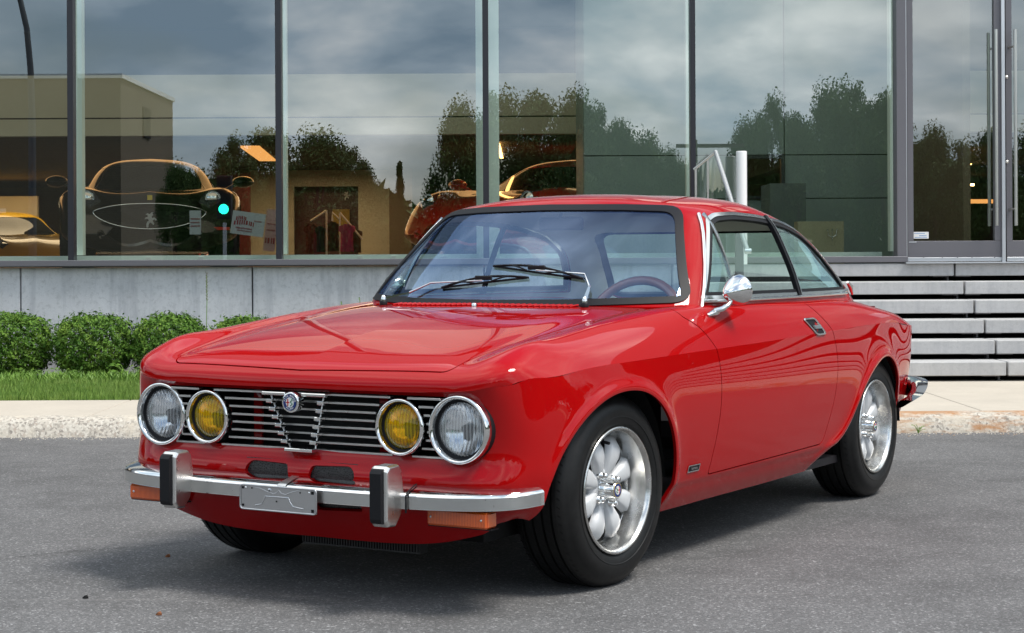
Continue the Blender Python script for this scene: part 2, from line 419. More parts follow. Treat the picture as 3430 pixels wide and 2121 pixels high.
# ---- upper patch: from the side crease over fender crown to the centreline
upper = [
 [(-.572,.702,.655),(-.598,.672,.652),(-.618,.635,.645),(-.633,.57,.637),(-.640,.48,.632),(-.647,.25,.629),(-.650,0,.629)],
 [(-.566,.708,.659),(-.594,.679,.664),(-.616,.640,.664),(-.632,.57,.655),(-.640,.48,.650),(-.647,.25,.646),(-.650,0,.646)],
 [(-.540,.724,.667),(-.568,.697,.690),(-.590,.645,.698),(-.612,.57,.686),(-.622,.48,.681),(-.630,.25,.678),(-.633,0,.678)],
 [(-.460,.749,.671),(-.478,.715,.714),(-.495,.658,.744),(-.535,.575,.720),(-.555,.49,.711),(-.568,.25,.709),(-.573,0,.709)],
 [(-.30,.768,.682),(-.30,.733,.733),(-.30,.668,.774),(-.30,.583,.760),(-.31,.49,.757),(-.33,.25,.762),(-.34,0,.764)],
 [(.0,.780,.693),(.0,.745,.750),(.0,.676,.800),(.0,.59,.797),(.0,.49,.800),(0,.25,.812),(0,0,.816)],
 [(.30,.787,.699),(.30,.753,.763),(.30,.688,.822),(.30,.60,.830),(.30,.49,.835),(.30,.25,.842),(.30,0,.845)],
 [(.60,.790,.704),(.60,.762,.768),(.60,.712,.834),(.60,.625,.848),(.60,.49,.850),(.60,.25,.852),(.60,0,.853)],
 [(1.2,.793,.714),(1.2,.770,.776),(1.2,.725,.838),(1.2,.64,.858),(1.2,.49,.86),(1.2,.25,.86),(1.2,0,.86)],
 [(1.75,.788,.725),(1.75,.765,.784),(1.75,.716,.836),(1.75,.63,.852),(1.75,.49,.86),(1.75,.25,.86),(1.75,0,.86)],
 [(2.2,.772,.731),(2.2,.748,.783),(2.2,.695,.822),(2.2,.60,.836),(2.2,.49,.84),(2.2,.25,.845),(2.2,0,.845)],
 [(2.55,.742,.726),(2.55,.724,.763),(2.55,.652,.790),(2.55,.56,.800),(2.55,.45,.803),(2.55,.25,.806),(2.55,0,.808)],
 [(2.82,.712,.705),(2.83,.685,.729),(2.84,.62,.747),(2.84,.52,.752),(2.85,.42,.755),(2.86,.22,.757),(2.86,0,.758)],
 [(2.95,.662,.680),(2.96,.635,.690),(2.965,.57,.697),(2.98,.49,.700),(2.99,.40,.702),(3.0,.2,.703),(3.0,0,.704)],
 [(2.985,.615,.660),(2.995,.59,.664),(3.0,.54,.667),(3.015,.47,.668),(3.025,.38,.669),(3.035,.2,.670),(3.04,0,.670)]]
PH = rounded([(-.630, .0), (-.612, .525), (.45, .60), (.47, .0)], [0, .035, .05, 0])
hood_poly = polysdf([(a, b) for a, b in PH] + [(.47, -.3), (-.630, -.3)])
def disp_up(Q):
    X, Y, Z = Q[..., 0], Q[..., 1], Q[..., 2]
    # bonnet crease: centre panel stands slightly proud of its sides
    edge = .515-.03*np.clip((X+.6)/.9, 0, 1); k = 1/(1+np.exp((Y-edge)/.022)); fade = np.clip((X+.63)/.12, 0, 1)*np.clip((.46-X)/.5, 0, 1)
    Z = Z+.0060*k*fade
    return np.stack([X, Y, Z], -1)
UQ = surf(upper, 330, 120, disp_up)
S_up = soup(UQ, lambda Q: np.stack([0*Q[..., 0], .3*Q[..., 1], 1+0*Q[..., 0]], -1))
# ---- lower patch: ring from the front centre round the side to the tail, crease down to the rocker
ringU = [  # X, Y, Z of the crease along the ring
 (-.650,0,.629),(-.647,.25,.629),(-.640,.48,.632),(-.633,.57,.637),(-.618,.635,.645),(-.598,.672,.652),(-.572,.702,.655),(-.535,.726,.668),(-.460,.749,.671),
 (-.30,.768,.682),(.0,.780,.693),(.30,.787,.699),(.60,.790,.704),(1.2,.793,.714),(1.75,.788,.725),(2.2,.772,.731),(2.55,.742,.726),(2.82,.712,.705),(2.95,.662,.680),(2.985,.615,.660),(3.0,.54,.667),(3.025,.38,.669),(3.04,0,.670)]
def side_prof(X):   # levels: (dY, Z)
    return [(0, None), (.006, .640), (.010, .545), (.004, .45), (-.006, .37), (-.018, .30), (-.032, .245), (-.062, .188)]
lower = []
frontprof = {0: [(.0, None), (.022, .612), (.036, .53), (.034, .445), (.016, .405), (.003, .36), (.03, .28), (.105, .170)],
             1: [(.0, None), (.022, .612), (.036, .53), (.034, .445), (.016, .405), (.003, .36), (.03, .28), (.105, .170)],
             2: [(.0, None), (.020, .612), (.032, .53), (.030, .447), (.012, .405), (.000, .36), (.025, .285), (.095, .192)],
             3: [(.0, None), (.016, .613), (.026, .53), (.026, .447), (.010, .405), (.000, .36), (.022, .292), (.090, .212)],
             4: [(.0, None), (.010, .616), (.018, .53), (.018, .447), (.008, .405), (.000, .36), (.020, .298), (.080, .232)],
             5: [(.0, None), (.003, .620), (.012, .53), (.012, .447), (.004, .405), (-.002, .36), (.016, .303), (.07, .252)],
             6: [(.0, None), (.0, .622), (.004, .53), (.004, .447), (-.003, .405), (-.006, .36), (.008, .305), (.055, .262)],
             7: [(.0, None), (-.002, .625), (-.006, .535), (-.006, .447), (-.008, .40), (-.006, .355), (.004, .305), (.045, .27)],
             8: [(.0, None), (-.004, .63), (-.010, .54), (-.010, .45), (-.009, .39), (-.004, .345), (.004, .30), (.04, .25)]}
Uarr = np.array(ringU); tang = np.gradient(Uarr[:, :2], axis=0); 
nrm = np.stack([-tang[:, 1], tang[:, 0]], -1); nrm /= np.linalg.norm(nrm, axis=1, keepdims=True)   # outward in plan
for i, (x, y, z) in enumerate(ringU):
    row = []
    nx, ny = nrm[i]
    if i in (0, len(ringU)-1): nx, ny = (-1 if i == 0 else 1), 0
    if i <= 8: prof = [(-a, zz_) for a, zz_ in frontprof[i]]
    elif i >= 18:
        prof = [(0, None), (-.004, .63), (-.012, .54), (-.022, .45), (-.03, .38), (-.04, .33), (-.06, .28), (-.09, .24)]
    else:
        prof = side_prof(x)
        if x > 2.3: q = min(1, (x-2.3)/.5); prof = [(a-(.0+.02*k/7+.02*(k/7)**2)*q, (zz_+.05*q*(k/7)) if zz_ else None) for k, (a, zz_) in enumerate(prof)]
    for a, zz_ in prof: row.append((x+nx*a, max(0, y+ny*a) if i else 0, z if zz_ is None else zz_))
    lower.append(row)
ARF = cspline([(-.52,.05),(-.487,.22),(-.462,.335),(-.405,.445),(-.29,.541),(-.153,.594),(-.018,.607),(.123,.580),(.235,.500),(.300,.39),(.318,.28),(.303,.205),(.27,.05),(-.1,-.1)], 120)
ARR = cspline([(1.46,.05),(1.60,.214),(1.83,.310),(1.935,.40),(2.03,.487),(2.19,.567),(2.36,.592),(2.51,.535),(2.59,.42),(2.60,.30),(2.58,.18),(2.5,.03),(2.0,-.1)], 120)
sdF, sdR = polysdf(ARF), polysdf(ARR)
def disp_low(Q):
    X, Y, Z = Q[..., 0].copy(), Q[..., 1].copy(), Q[..., 2].copy()
    side = np.clip((X+.50)/.12, 0, 1)*np.clip((2.75-X)/.1, 0, 1)
    for sd_ in (sdF, sdR):
        d = sd_(X, Z); b = np.exp(-((d-.010)/.020)**2)+.55*np.exp(-(np.maximum(d, 0)/.06)**2)
        Y = Y+side*.008*b*np.clip((Z-.20)/.08, 0, 1)
    # soft shelf above the sill
    Y = Y+side*.006*(1/(1+np.exp(-(Z-.268)/.006))-1)*np.clip((X+.0)/.1, 0, 1)*np.clip((2.4-X)/.1, 0, 1)
    return np.stack([X, Y, Z], -1)
LQ = surf(lower, 520, 110, disp_low)
S_lo = soup(LQ, lambda Q: np.stack([(Q[..., 0]-1.2)*.3, Q[..., 1], 0*Q[..., 0]], -1))
def XZ(fn): return lambda V: fn(V[:, 0], V[:, 2])
def YZ(fn): return lambda V: fn(V[:, 1], V[:, 2])
def XY(fn): return lambda V: fn(V[:, 0], V[:, 1])
# openings and panel outlines
door_sd = polysdf(rounded([(.47,.95),(.497,.815),(.566,.775),(.628,.700),(.641,.608),(.631,.467),(.590,.283),(1.622,.292),(1.70,.463),(1.733,.608),(1.703,.724),(1.60,.80),(1.555,.845),(1.54,.95)], [0,0,.03,.05,.05,.05,.012,.035,.05,.05,.05,.03,0,0]))
cab_sd = polysdf(cspline([(.435,0),(.455,.25),(.52,.45),(.60,.58),(.68,.645),(.80,.682),(1.1,.690),(1.6,.690),(2.05,.665),(2.38,.60),(2.56,.48),(2.68,.3),(2.72,0),(2.68,-.3),(2.0,-.6),(1.0,-.6),(.45,-.3)], 140))
HZ, HY, FY = .527, .560, .363
gr_box = polysdf(rounded([(-.6,.444),(.56,.444),(.56,.619),(-.6,.619)], .02))
def grille_fn(V):
    a, b = V[:, 1], V[:, 2]
    d = np.minimum(gr_box(a, b), np.minimum(np.hypot(a-HY, b-HZ)-.093, np.hypot(a-FY, b-HZ)-.083))
    return np.maximum(d, V[:, 0]+.45)
v1_sd = polysdf(rounded([(.035,.357),(.205,.360),(.205,.385),(.185,.403),(.045,.399)], .012))
v2_sd = polysdf(rounded([(.045,.262),(.215,.268),(.212,.290),(.04,.284)], .008))
def vent1(V): return np.maximum(v1_sd(V[:, 1], V[:, 2]), V[:, 0]+.45)
def vent2(V): return np.maximum(v2_sd(V[:, 1], V[:, 2]), V[:, 0]+.45)
GAP = .0022
lo = S_lo
for fn in (XZ(sdF), XZ(sdR), lambda V: XZ(door_sd)(V)-GAP, lambda V: XZ(door_sd)(V)+GAP, grille_fn, vent1, vent2): lo = cut(lo, fn)
up_ = S_up
for fn in (XY(cab_sd), lambda V: V[:, 1]-.678, lambda V: XZ(door_sd)(V)-GAP, lambda V: XZ(door_sd)(V)+GAP, lambda V: XY(hood_poly)(V)-GAP, lambda V: XY(hood_poly)(V)+GAP): up_ = cut(up_, fn)
cl = cents(lo); cu_ = cents(up_)
open_lo = (sdF(cl[:, 0], cl[:, 2]) < 0) | (sdR(cl[:, 0], cl[:, 2]) < 0) | (grille_fn(cl) < 0) | (vent1(cl) < 0) | (vent2(cl) < 0)
dl = door_sd(cl[:, 0], cl[:, 2]); du_ = door_sd(cu_[:, 0], cu_[:, 2])
cab = cab_sd(cu_[:, 0], cu_[:, 1]) < 0; hd = hood_poly(cu_[:, 0], cu_[:, 1]); indoor_u = cu_[:, 1] > .678
body_l = pick(lo, ~open_lo & (dl > GAP)); door_l = pick(lo, ~open_lo & (dl < -GAP))
body_u = pick(up_, ~cab & ~(indoor_u & (du_ < GAP)) & ~(hd < GAP)); door_u = pick(up_, ~cab & indoor_u & (du_ < -GAP)); hood_s = pick(up_, (hd < -GAP))
# ---- greenhouse rings
base = [(.395,0,.832),(.418,.25,.834),(.495,.45,.842),(.580,.604,.826),(.648,.678,.824),(.755,.714,.822),(1.1,.722,.824),(1.6,.720,.824),(2.05,.694,.818),(2.41,.622,.795),(2.61,.505,.788),(2.70,.3,.798),(2.74,0,.798)]
head = [(.885,0,1.212),(.895,.22,1.209),(.922,.38,1.201),(.955,.482,1.190),(.985,.530,1.182),(1.04,.562,1.178),(1.22,.574,1.182),(1.53,.572,1.170),(1.80,.558,1.138),(2.05,.520,1.090),(2.08,.43,1.135),(2.10,.24,1.155),(2.105,0,1.160)]
redg = [(.925,0,1.232),(.94,.21,1.229),(.972,.345,1.222),(1.01,.445,1.213),(1.045,.490,1.209),(1.10,.513,1.210),(1.26,.520,1.216),(1.52,.517,1.207),(1.73,.490,1.184),(1.90,.465,1.163),(1.96,.375,1.176),(1.99,.20,1.190),(2.0,0,1.194)]
g4 = [(1.06,0,1.251),(1.07,.15,1.249),(1.09,.24,1.246),(1.12,.29,1.243),(1.15,.315,1.242),(1.20,.33,1.243),(1.30,.335,1.246),(1.48,.335,1.241),(1.62,.32,1.229),(1.73,.28,1.217),(1.79,.22,1.215),(1.82,.12,1.217),(1.83,0,1.218)]
spine = [(1.22,1.258),(1.225,1.258),(1.235,1.258),(1.25,1.258),(1.27,1.258),(1.30,1.257),(1.36,1.256),(1.45,1.253),(1.54,1.248),(1.60,1.243),(1.63,1.239),(1.65,1.236),(1.66,1.235)]
b_, h_ = np.array(base), np.array(head); tg = np.gradient(b_[:, :2], axis=0); on = np.stack([-tg[:, 1], tg[:, 0]], -1); on /= np.linalg.norm(on, axis=1, keepdims=True); on[0] = (-1, 0); on[-1] = (1, 0)
mids = []
for fr_, bl in ((.33, .014), (.66, .016)):
    m_ = b_*(1-fr_)+h_*fr_; m_[:, :2] += on*bl; m_[:, 2] += .006; mids.append(m_)
gh = [[tuple(base[i]), tuple(mids[0][i]), tuple(mids[1][i]), tuple(head[i]), redg[i], g4[i], (spine[i][0], 0, spine[i][1])] for i in range(13)]
GQ = surf(gh, 420, 170)
GQ[0, :, 1] = 0; GQ[-1, :, 1] = 0
S_gh = soup(GQ, lambda Q: np.stack([(Q[..., 0]-1.4)*.5, Q[..., 1], (Q[..., 2]-.7)], -1))
ws_poly = rounded([(-.682,.857),(-.3,.845),(0,.842),(.3,.845),(.674,.857),(.503,1.196),(.3,1.204),(0,1.208),(-.3,1.204),(-.510,1.196)], [.05,0,0,0,.055,.06,0,0,0,.06])
ws_sd = polysdf(ws_poly)
def ws_fn(V): return np.where(V[:, 0] < 1.02, ws_sd(V[:, 1], V[:, 2]), .5)
rw_sd = polysdf(rounded([(-.595,.825),(.595,.825),(.475,1.142),(-.475,1.142)], .07))
def rw_fn(V): return np.where(V[:, 0] > 1.95, rw_sd(V[:, 1], V[:, 2]), .5)
dlo = rounded([(.715,.866),(2.17,.862),(2.135,.935),(2.02,1.045),(1.86,1.115),(1.66,1.153),(1.43,1.172),(1.2,1.178),(1.045,1.170),(.985,1.150)], [.006,.015,.05,.06,.06,.06,.06,.06,.03,.02])
dlo_sd = polysdf(dlo)
def dl_fn(V): return np.where(V[:, 1] > .42, dlo_sd(V[:, 0], V[:, 2]), .5)
ghs = S_gh
for fn in (lambda V: ws_fn(V), lambda V: ws_fn(V)+.022, lambda V: rw_fn(V), lambda V: rw_fn(V)+.022, lambda V: dl_fn(V), lambda V: dl_fn(V)+.012, lambda V: dl_fn(V)+.025): ghs = cut(ghs, fn)
cg = cents(ghs); wv_, rv_, dv_ = ws_fn(cg), rw_fn(cg), dl_fn(cg)
shell = pick(ghs, (wv_ > 0) & (rv_ > 0) & (dv_ > 0))
body = emit('body', merge(body_l, body_u), 'paint', car, 'both', .012)
emit('hood', hood_s, 'paint', car, 'both', .012)
doors = [emit('door', merge(door_l, door_u), 'paint', car, s_, .02) for s_ in ('left', 'right')]
emit('roof_and_pillars', shell, 'paint', car, 'both', .01)
emit('windshield_gasket', pick(ghs, (wv_ < 0) & (wv_ > -.022)), 'black_rubber', car, 'both', .012, .005)
emit('windshield', pick(ghs, wv_ < -.022), 'windshield_glass', car, 'both', 0, .001)
emit('rear_window_gasket', pick(ghs, (rv_ < 0) & (rv_ > -.022)), 'black_rubber', car, 'both', .012, .005)
emit('rear_window', pick(ghs, rv_ < -.022), 'tinted_glass', car, 'both', 0, .001)
for s_ in ('left', 'right'):
    emit('window_trim', pick(ghs, (dv_ < 0) & (dv_ > -.012)), 'bright_metal_trim', car, s_, .012, .006)
    emit('window_seal', pick(ghs, (dv_ < -.012) & (dv_ > -.025)), 'black_rubber', car, s_, .014, .002)
    q = (dv_ < -.025)
    bx = 1.545
    emit('quarter_window', pick(ghs, q & (cg[:, 0] > bx)), 'tinted_glass', car, s_, 0, -.004)
    # vent pane: ahead of the chrome divider, which leans from (.945,.86) to (1.0,1.16)
    vx = .920+(cg[:, 2]-.86)*.25
    emit('vent_window', pick(ghs, q & (cg[:, 0] < vx)), 'tinted_glass', car, s_, 0, -.002)
    if s_ == 'right': emit('door_window', pick(ghs, q & (cg[:, 0] > vx+.02) & (cg[:, 0] < bx-.02)), 'clear_glass', car, s_, 0, -.004)
# inner lining of roof and pillars
emit('headliner', pick(ghs, (wv_ > 0) & (rv_ > 0) & (dv_ > 0)), 'headliner', car, 'both', 0, -.022)
# surface lookup
AP = {'side': (np.vstack([LQ.reshape(-1, 3), UQ.reshape(-1, 3)]), np.vstack([S_lo[1], S_up[1]])), 'gh': (GQ.reshape(-1, 3), S_gh[1])}
def on_side(x, z, which='side', ymin=.3):
    P, N = AP[which]; d = (P[:, 0]-x)**2+(P[:, 2]-z)**2+(P[:, 1] < ymin)*9; i = np.argsort(d)[:4]; w_ = 1/(d[i]+1e-7); w_ /= w_.sum()
    n = (N[i]*w_[:, None]).sum(0); return np.array([x, (P[i, 1]*w_).sum(), z]), n/np.linalg.norm(n)
def on_top(x, y):
    P, N = UQ.reshape(-1, 3), S_up[1]; d = (P[:, 0]-x)**2+(P[:, 1]-abs(y))**2; i = np.argsort(d)[:4]; w_ = 1/(d[i]+1e-7); w_ /= w_.sum()
    return (P[i, 2]*w_).sum()
def on_ws(y, z):
    P, N = AP['gh']; d = (P[:, 1]-abs(y))**2+(P[:, 2]-z)**2+(P[:, 0] > 1.)*9; i = np.argsort(d)[:4]; w_ = 1/(d[i]+1e-7); w_ /= w_.sum()
    return (P[i, 0]*w_).sum()
FL = Matrix.Scale(-1, 4, (0, 1, 0))       # Y left -> local
def mb(m, name, mat, parent=None):
    """build from car coords with Y left"""
    m.V = [(x, -y, z) for x, y, z in m.V]; m.F = [f[::-1] for f in m.F]; return m.build(name, mat, parent or car)
LR = ((1, 'left'), (-1, 'right'))
# divider bars in the side windows
for s_, _ in LR:
    for nm, xb, xt, wd, mt, o_ in (('vent_window_frame', .925, 1.003, .011, 'bright_metal_trim', .004), ('window_divider', 1.535, 1.523, .017, 'black_rubber', .002), ('divider_trim', 1.556, 1.545, .007, 'bright_metal_trim', .007)):
        m = MB(); pts = []
        for k in range(9):
            z = .862+(1.168-.862)*k/8; x = xb+(xt-xb)*k/8; p, n = on_side(x, z, 'gh'); p = p+n*o_; pts.append((p[0], s_*p[1], p[2]))
        m.tube(pts, wd*.7071, 4, sq=(1, 1)); mb(m, nm, mt)
    # vertical chrome strip at the A pillar edge
    m = MB(); pts = []
    for k in range(10):
        t = k/9; z = .838+(1.165-.838)*t; x = .700+(.978-.700)*t; p, n = on_side(x, z, 'gh'); p += n*(.006 if s_ > 0 else -.001); pts.append((p[0], s_*p[1], p[2]))
    m.tube(pts, .0075 if s_ > 0 else .005, 6); mb(m, 'pillar_trim', 'chrome')
    # chrome waist strip under the side windows
    m = MB(); pts = []
    for x in np.linspace(.72, 2.14, 24):
        p, n = on_side(x, .858, 'gh'); p += n*.007; pts.append((x, s_*p[1], p[2]))
    m.tube(pts, .007, 6); mb(m, 'waist_trim', 'chrome')
# ---- interior and underbody
m = MB(); m.box((-.40, -.50, .17), (.50, .50, .60)).box((-.42, -.56, .58), (.42, .56, .635)); mb(m, 'engine_bay_light_block', 'dark_void')  # closed black box added under the hood to stop light leaking
m = MB(); m.box((.44, -.66, .17), (2.75, .66, .20)).box((.44, -.66, .2), (.46, .66, .80)).box((1.60, -.66, .2), (1.63, .66, .66)).box((2.60, -.56, .2), (2.62, .56, .70)); mb(m, 'floor_pan', 'dark_leather')
for s_ in (1, -1):
    mb(MB().box((.70, s_*.705-.008, .2), (1.62, s_*.705+.008, .820)), 'door_card', 'maroon_trim'); mb(MB().box((1.62, s_*.68-.008, .55), (2.45, s_*.68+.008, .80)), 'rear_side_card', 'maroon_trim')
for (xc, s_, rw) in ((-.05, 1, .40), (-.05, -1, .40), (2.28, 1, .36), (2.28, -1, .36)):
    m = MB(); m.lathe([(rw, .73), (rw, .44), 'x', (.0, .44)], 'y', 40, (xc, 0, .27), arc=(R(4), R(176))); m.V = [(x, s_*min(y, .735), min(z, .66)) for x, y, z in m.V]; mb(m, 'wheel_well', 'dark_void')
m = MB(); m.prism([(.46,.80),(.56,.83),(.72,.815),(.80,.78),(.80,.62),(.46,.6)], 'y', -.64, .64); m.V = [(x, y, z) for x, y, z in m.V]; mb(m, 'dashboard', 'dash_vinyl')
m = MB(); m.prism([(.66,.815),(.76,.835),(.84,.81),(.84,.74),(.66,.74)], 'y', .17, .50); mb(m, 'instrument_cowl', 'dash_vinyl')
def seat(yc):
    m = MB(); m.box((1.05, yc-.24, .30), (1.52, yc+.24, .46), .05); s0 = mb(m, 'seat', 'dark_leather')
    m = MB(); m.box((0, -.235, 0), (.12, .235, .46), .045); m.xf(Matrix.Translation((1.44, yc, .42)) @ Matrix.Rotation(R(18), 4, 'Y')); 
    m.V = [(x, -y, z) for x, y, z in m.V]; m.F = [f[::-1] for f in m.F]; m.build('seat_back', M['dark_leather'], s0)
    return s0
seat(.34); seat(-.34)
m = MB(); m.box((2.0, -.55, .42), (2.2, .55, .80), .05); mb(m, 'rear_seat', 'dark_leather')
m = MB(); m.box((2.2, -.55, .77), (2.60, .55, .79)); mb(m, 'parcel_shelf', 'headliner')
# steering wheel with wooden rim and three spokes
SW = Matrix.Translation((.93, .31, .765)) @ Matrix.Rotation(R(-62), 4, 'Y')
m = MB(); m.tube([(.185*math.cos(t), .185*math.sin(t), 0) for t in np.linspace(0, 2*math.pi, 40, endpoint=False)], .017, 8, closed=True); m.xf(SW); sw = mb(m, 'steering_wheel', 'wood_rim')
m = MB()
for t in (180, 60, -60):
    c_, s2 = math.cos(R(t)), math.sin(R(t)); m.tube([(.03*c_, .03*s2, 0), (.18*c_, .18*s2, 0)], .016, 4, sq=(1, .2))
m.xf(SW); m.V = [(x, -y, z) for x, y, z in m.V]; m.F = [f[::-1] for f in m.F]; m.build('spoke', 'steel', sw)
m = MB(); m.lathe([(0, .02), (.035, .015), (.035, -.01)], 'z', 20); m.xf(SW); m.V = [(x, -y, z) for x, y, z in m.V]; m.F = [f[::-1] for f in m.F]; m.build('horn_button', 'black_rubber', sw)
m = MB(); m.tube([(.93, .31, .765), (.70, .31, .68)], .022, 8); mb(m, 'steering_column', 'dash_vinyl')
m = MB(); m.box((.90, -.07, 1.115), (.92, .12, 1.165), .008); m.tube([(.91, .02, 1.16), (.93, .02, 1.20)], .006, 6); mb(m, 'rear_view_mirror', 'dash_vinyl')
# ---- lamps
def lamp(yc, r, xf, yellow, s_):
    y = s_*yc
    root = MB(); 
    prof = [(r*.85, .014), (r*.865, -.002), (r*.91, -.011), (r*.97, -.010), (r*1.0, .0), (r*1.0, .016), (r*.97, .07)]
    root.lathe([(a, b) for a, b in prof], 'x', 48, (xf, y, HZ)); rim = mb(root, 'fog_lamp' if yellow else 'headlight', 'chrome')
    def sub(m, nm, mt): m.V = [(a, -b, c) for a, b, c in m.V]; m.F = [f[::-1] for f in m.F]; return m.build(nm, mt, rim)
    sub(MB().lathe([(r*.86, .012), (r*.775, .013), (r*.76, .03)], 'x', 40, (xf, y, HZ)), 'lamp_seal', 'black_rubber')
    sub(MB().lathe([(0, -.010), (r*.25, -.0085), (r*.5, -.004), (r*.68, .004), (r*.775, .013)], 'x', 48, (xf, y, HZ)), 'lens', 'yellow_lens' if yellow else 'clear_lens')
    sub(MB().lathe([(r*.775, .016), (r*.70, .0225), (r*.60, .0285), (r*.45, .0360), (r*.30, .0415), (r*.15, .0447), (.0, .0460)], 'x', 48, (xf, y, HZ)), 'reflector', 'yellow_reflector' if yellow else 'reflector')
    sub(MB().lathe([(0, .030), (.012, .032), (.012, .06)], 'x', 12, (xf, y, HZ)).box((xf+.03, y-.004, HZ-.03), (xf+.05, y+.004, HZ-.005)), 'bulb_shield', 'black_rubber')
    sub(MB().lathe([(r*.99, .01), (r*1.02, .03), (r*1.02, .09)], 'x', 40, (xf+.0, y, HZ)), 'bucket', 'black_rubber')
for s_, _ in LR: lamp(HY, .100, -.624, False, s_); lamp(FY, .084, -.632, True, s_)
# grille cavity and bars
m = MB(); m.box((-.50, -.58, .43), (-.49, .58, .64)).box((-.600, -.48, .430), (-.5, .48, .440)).box((-.60, -.50, .628), (-.5, .50, .634)); mb(m, 'grille_backing', 'matte_black')
for ya in (-.255, .225): mb(MB().box((-.54, ya, .44), (-.53, ya+.03, .62)), 'radiator_support', 'paint')
NB = 8
for k in range(NB):
    z = .612-k*.0243; xg = -.640+.0035*k; hb = .0030
    segs = []
    # outer ends follow the fog-lamp rings
    dz = z-HZ; rr_ = .094
    yi = FY-math.sqrt(max(rr_**2-dz**2, 0)) if abs(dz) < rr_ else FY-.03
    if k == 0: yi = FY-.03
    vy = .105-.0085*k
    yo = FY+math.sqrt(max(.090**2-dz**2, 0)) if abs(dz) < .09 else FY+.02; ho = HY-math.sqrt(max(.1**2-dz**2, 0)) if abs(dz) < .1 else HY
    spans = [(xg, vy, yi), (xg, -yi, -vy), (xg+.015, -vy, vy)]
    if ho > yo+.004: spans += [(xg, yo, ho), (xg, -ho, -yo)]
    for xs, ya, yb in spans: mb(MB().box((xs, ya, z-hb), (xg+.022, yb, z+hb), .0008), 'grille_bar', 'steel')
    if 0 < k < NB-1:
        for s_ in (1, -1):
            b2 = MB(); b2.box((xg-.028, s_*vy-.012, z-.006), (xg+.0, s_*vy+.012, z+.006), .002); mb(b2, 'shield_block', 'chrome')
m = MB(); m.box((-.670, -.12, .606), (-.64, -.03, .616), .002).box((-.670, .03, .606), (-.64, .12, .616), .002); mb(m, 'shield_top_bar', 'chrome')
m = MB(); m.box((-.648, -.052, .436), (-.61, .052, .447), .002); mb(m, 'shield_bottom_bar', 'chrome')
for s_ in (1, -1):
    m = MB(); m.tube([(-.648, s_*.100, .607), (-.62, s_*.046, .442)], .003, 4); mb(m, 'shield_arm', 'steel')
# round emblem: silver rim, blue ring with lettering, white field with red cross and green serpent
EX, EZ = -.683, .588
m = MB(); m.lathe([(.0, 0), (.0245, 0), 'x', (.0245, 0), (.029, -.001), (.031, .004), (.029, .03)], 'x', 32, (EX, 0, EZ)); em = mb(m, 'emblem', 'chrome')
def esub(m, nm, mt, p=None): m.V = [(a, -b, c) for a, b, c in m.V]; m.F = [f[::-1] for f in m.F]; return m.build(nm, mt, p or em)
esub(MB().lathe([(.0155, -.0012), (.0245, -.0012)], 'x', 32, (EX, 0, EZ)), 'blue_ring', 'blue_enamel')
esub(MB().lathe([(.0, -.0012), (.0150, -.0012)], 'x', 32, (EX, 0, EZ)), 'white_field', 'white_enamel')
esub(MB().box((EX-.0022, .0055, EZ-.011), (EX-.0016, .0088, EZ+.011)).box((EX-.0022, .001, EZ-.0016), (EX-.0016, .0135, EZ+.0016)) if False else MB().box((EX-.0022, -.0088, EZ-.011), (EX-.0016, -.0055, EZ+.011)).box((EX-.0022, -.0135, EZ-.0016), (EX-.0016, -.001, EZ+.0016)), 'red_cross', 'red_enamel')
esub(MB().tube([(EX-.002, .0065+.0035*math.sin(t*1.9), EZ+.011-t*.0037) for t in np.linspace(0, 6, 22)], .0013, 5), 'serpent', 'green_enamel')
def ring_text(txt, rad, size, a0, a1, mt, parent, X, Yc, Zc, depth=.0004):
    m = MB(); n = len(txt)
    for i, ch in enumerate(txt):
        if ch == ' ': continue
        V, F = text_mesh(ch, size, depth); a = R(a0+(a1-a0)*i/(n-1)); flip = math.sin(a) < 0
        rot = (a-math.pi/2) + (math.pi if flip else 0)
        c_, s2 = math.cos(rot), math.sin(rot)
        V = [(X-.0016-z, Yc+rad*math.cos(a)+x*c_-y*s2, Zc+rad*math.sin(a)+x*s2+y*c_) for x, y, z in V]
        m.add(V, F)
    return m
m = ring_text('ALFA-ROMEO', .0198, .0075, 165, 15, None, em, EX, 0, EZ); esub(m, 'lettering', 'white_enamel')
m = ring_text('MILANO', .0198, .0070, 235, 305, None, em, EX, 0, EZ); esub(m, 'lettering', 'white_enamel')
# mesh vents below the grille and lower intake
g = G('wire_mesh'); v = g.coord((1, 1, 1)); e = g.voro(v, 150, feature='DISTANCE_TO_EDGE')
M['wire_mesh'] = g.pr(g.ramp(e, [(.10, .07), (.22, .004)]), .4, .3)
for s_ in (1, -1):
    m = MB(); m.box((-.630, min(s_*.03, s_*.21), .352), (-.625, max(s_*.03, s_*.21), .41)); mb(m, 'vent_mesh', 'wire_mesh')
    m = MB(); m.box((-.592, min(s_*.035, s_*.22), .256), (-.588, max(s_*.035, s_*.22), .296)); mb(m, 'vent_mesh', 'wire_mesh')
# oil cooler under the nose
m = MB(); m.box((-.44, -.14, .125), (-.40, .30, .175))
for k in range(44): m.box((-.447, -.14+k*.01, .130), (-.44, -.136+k*.01, .170))
mb(m, 'oil_cooler', simple('oil_cooler_metal', (.05, .05, .05), .5, .6))
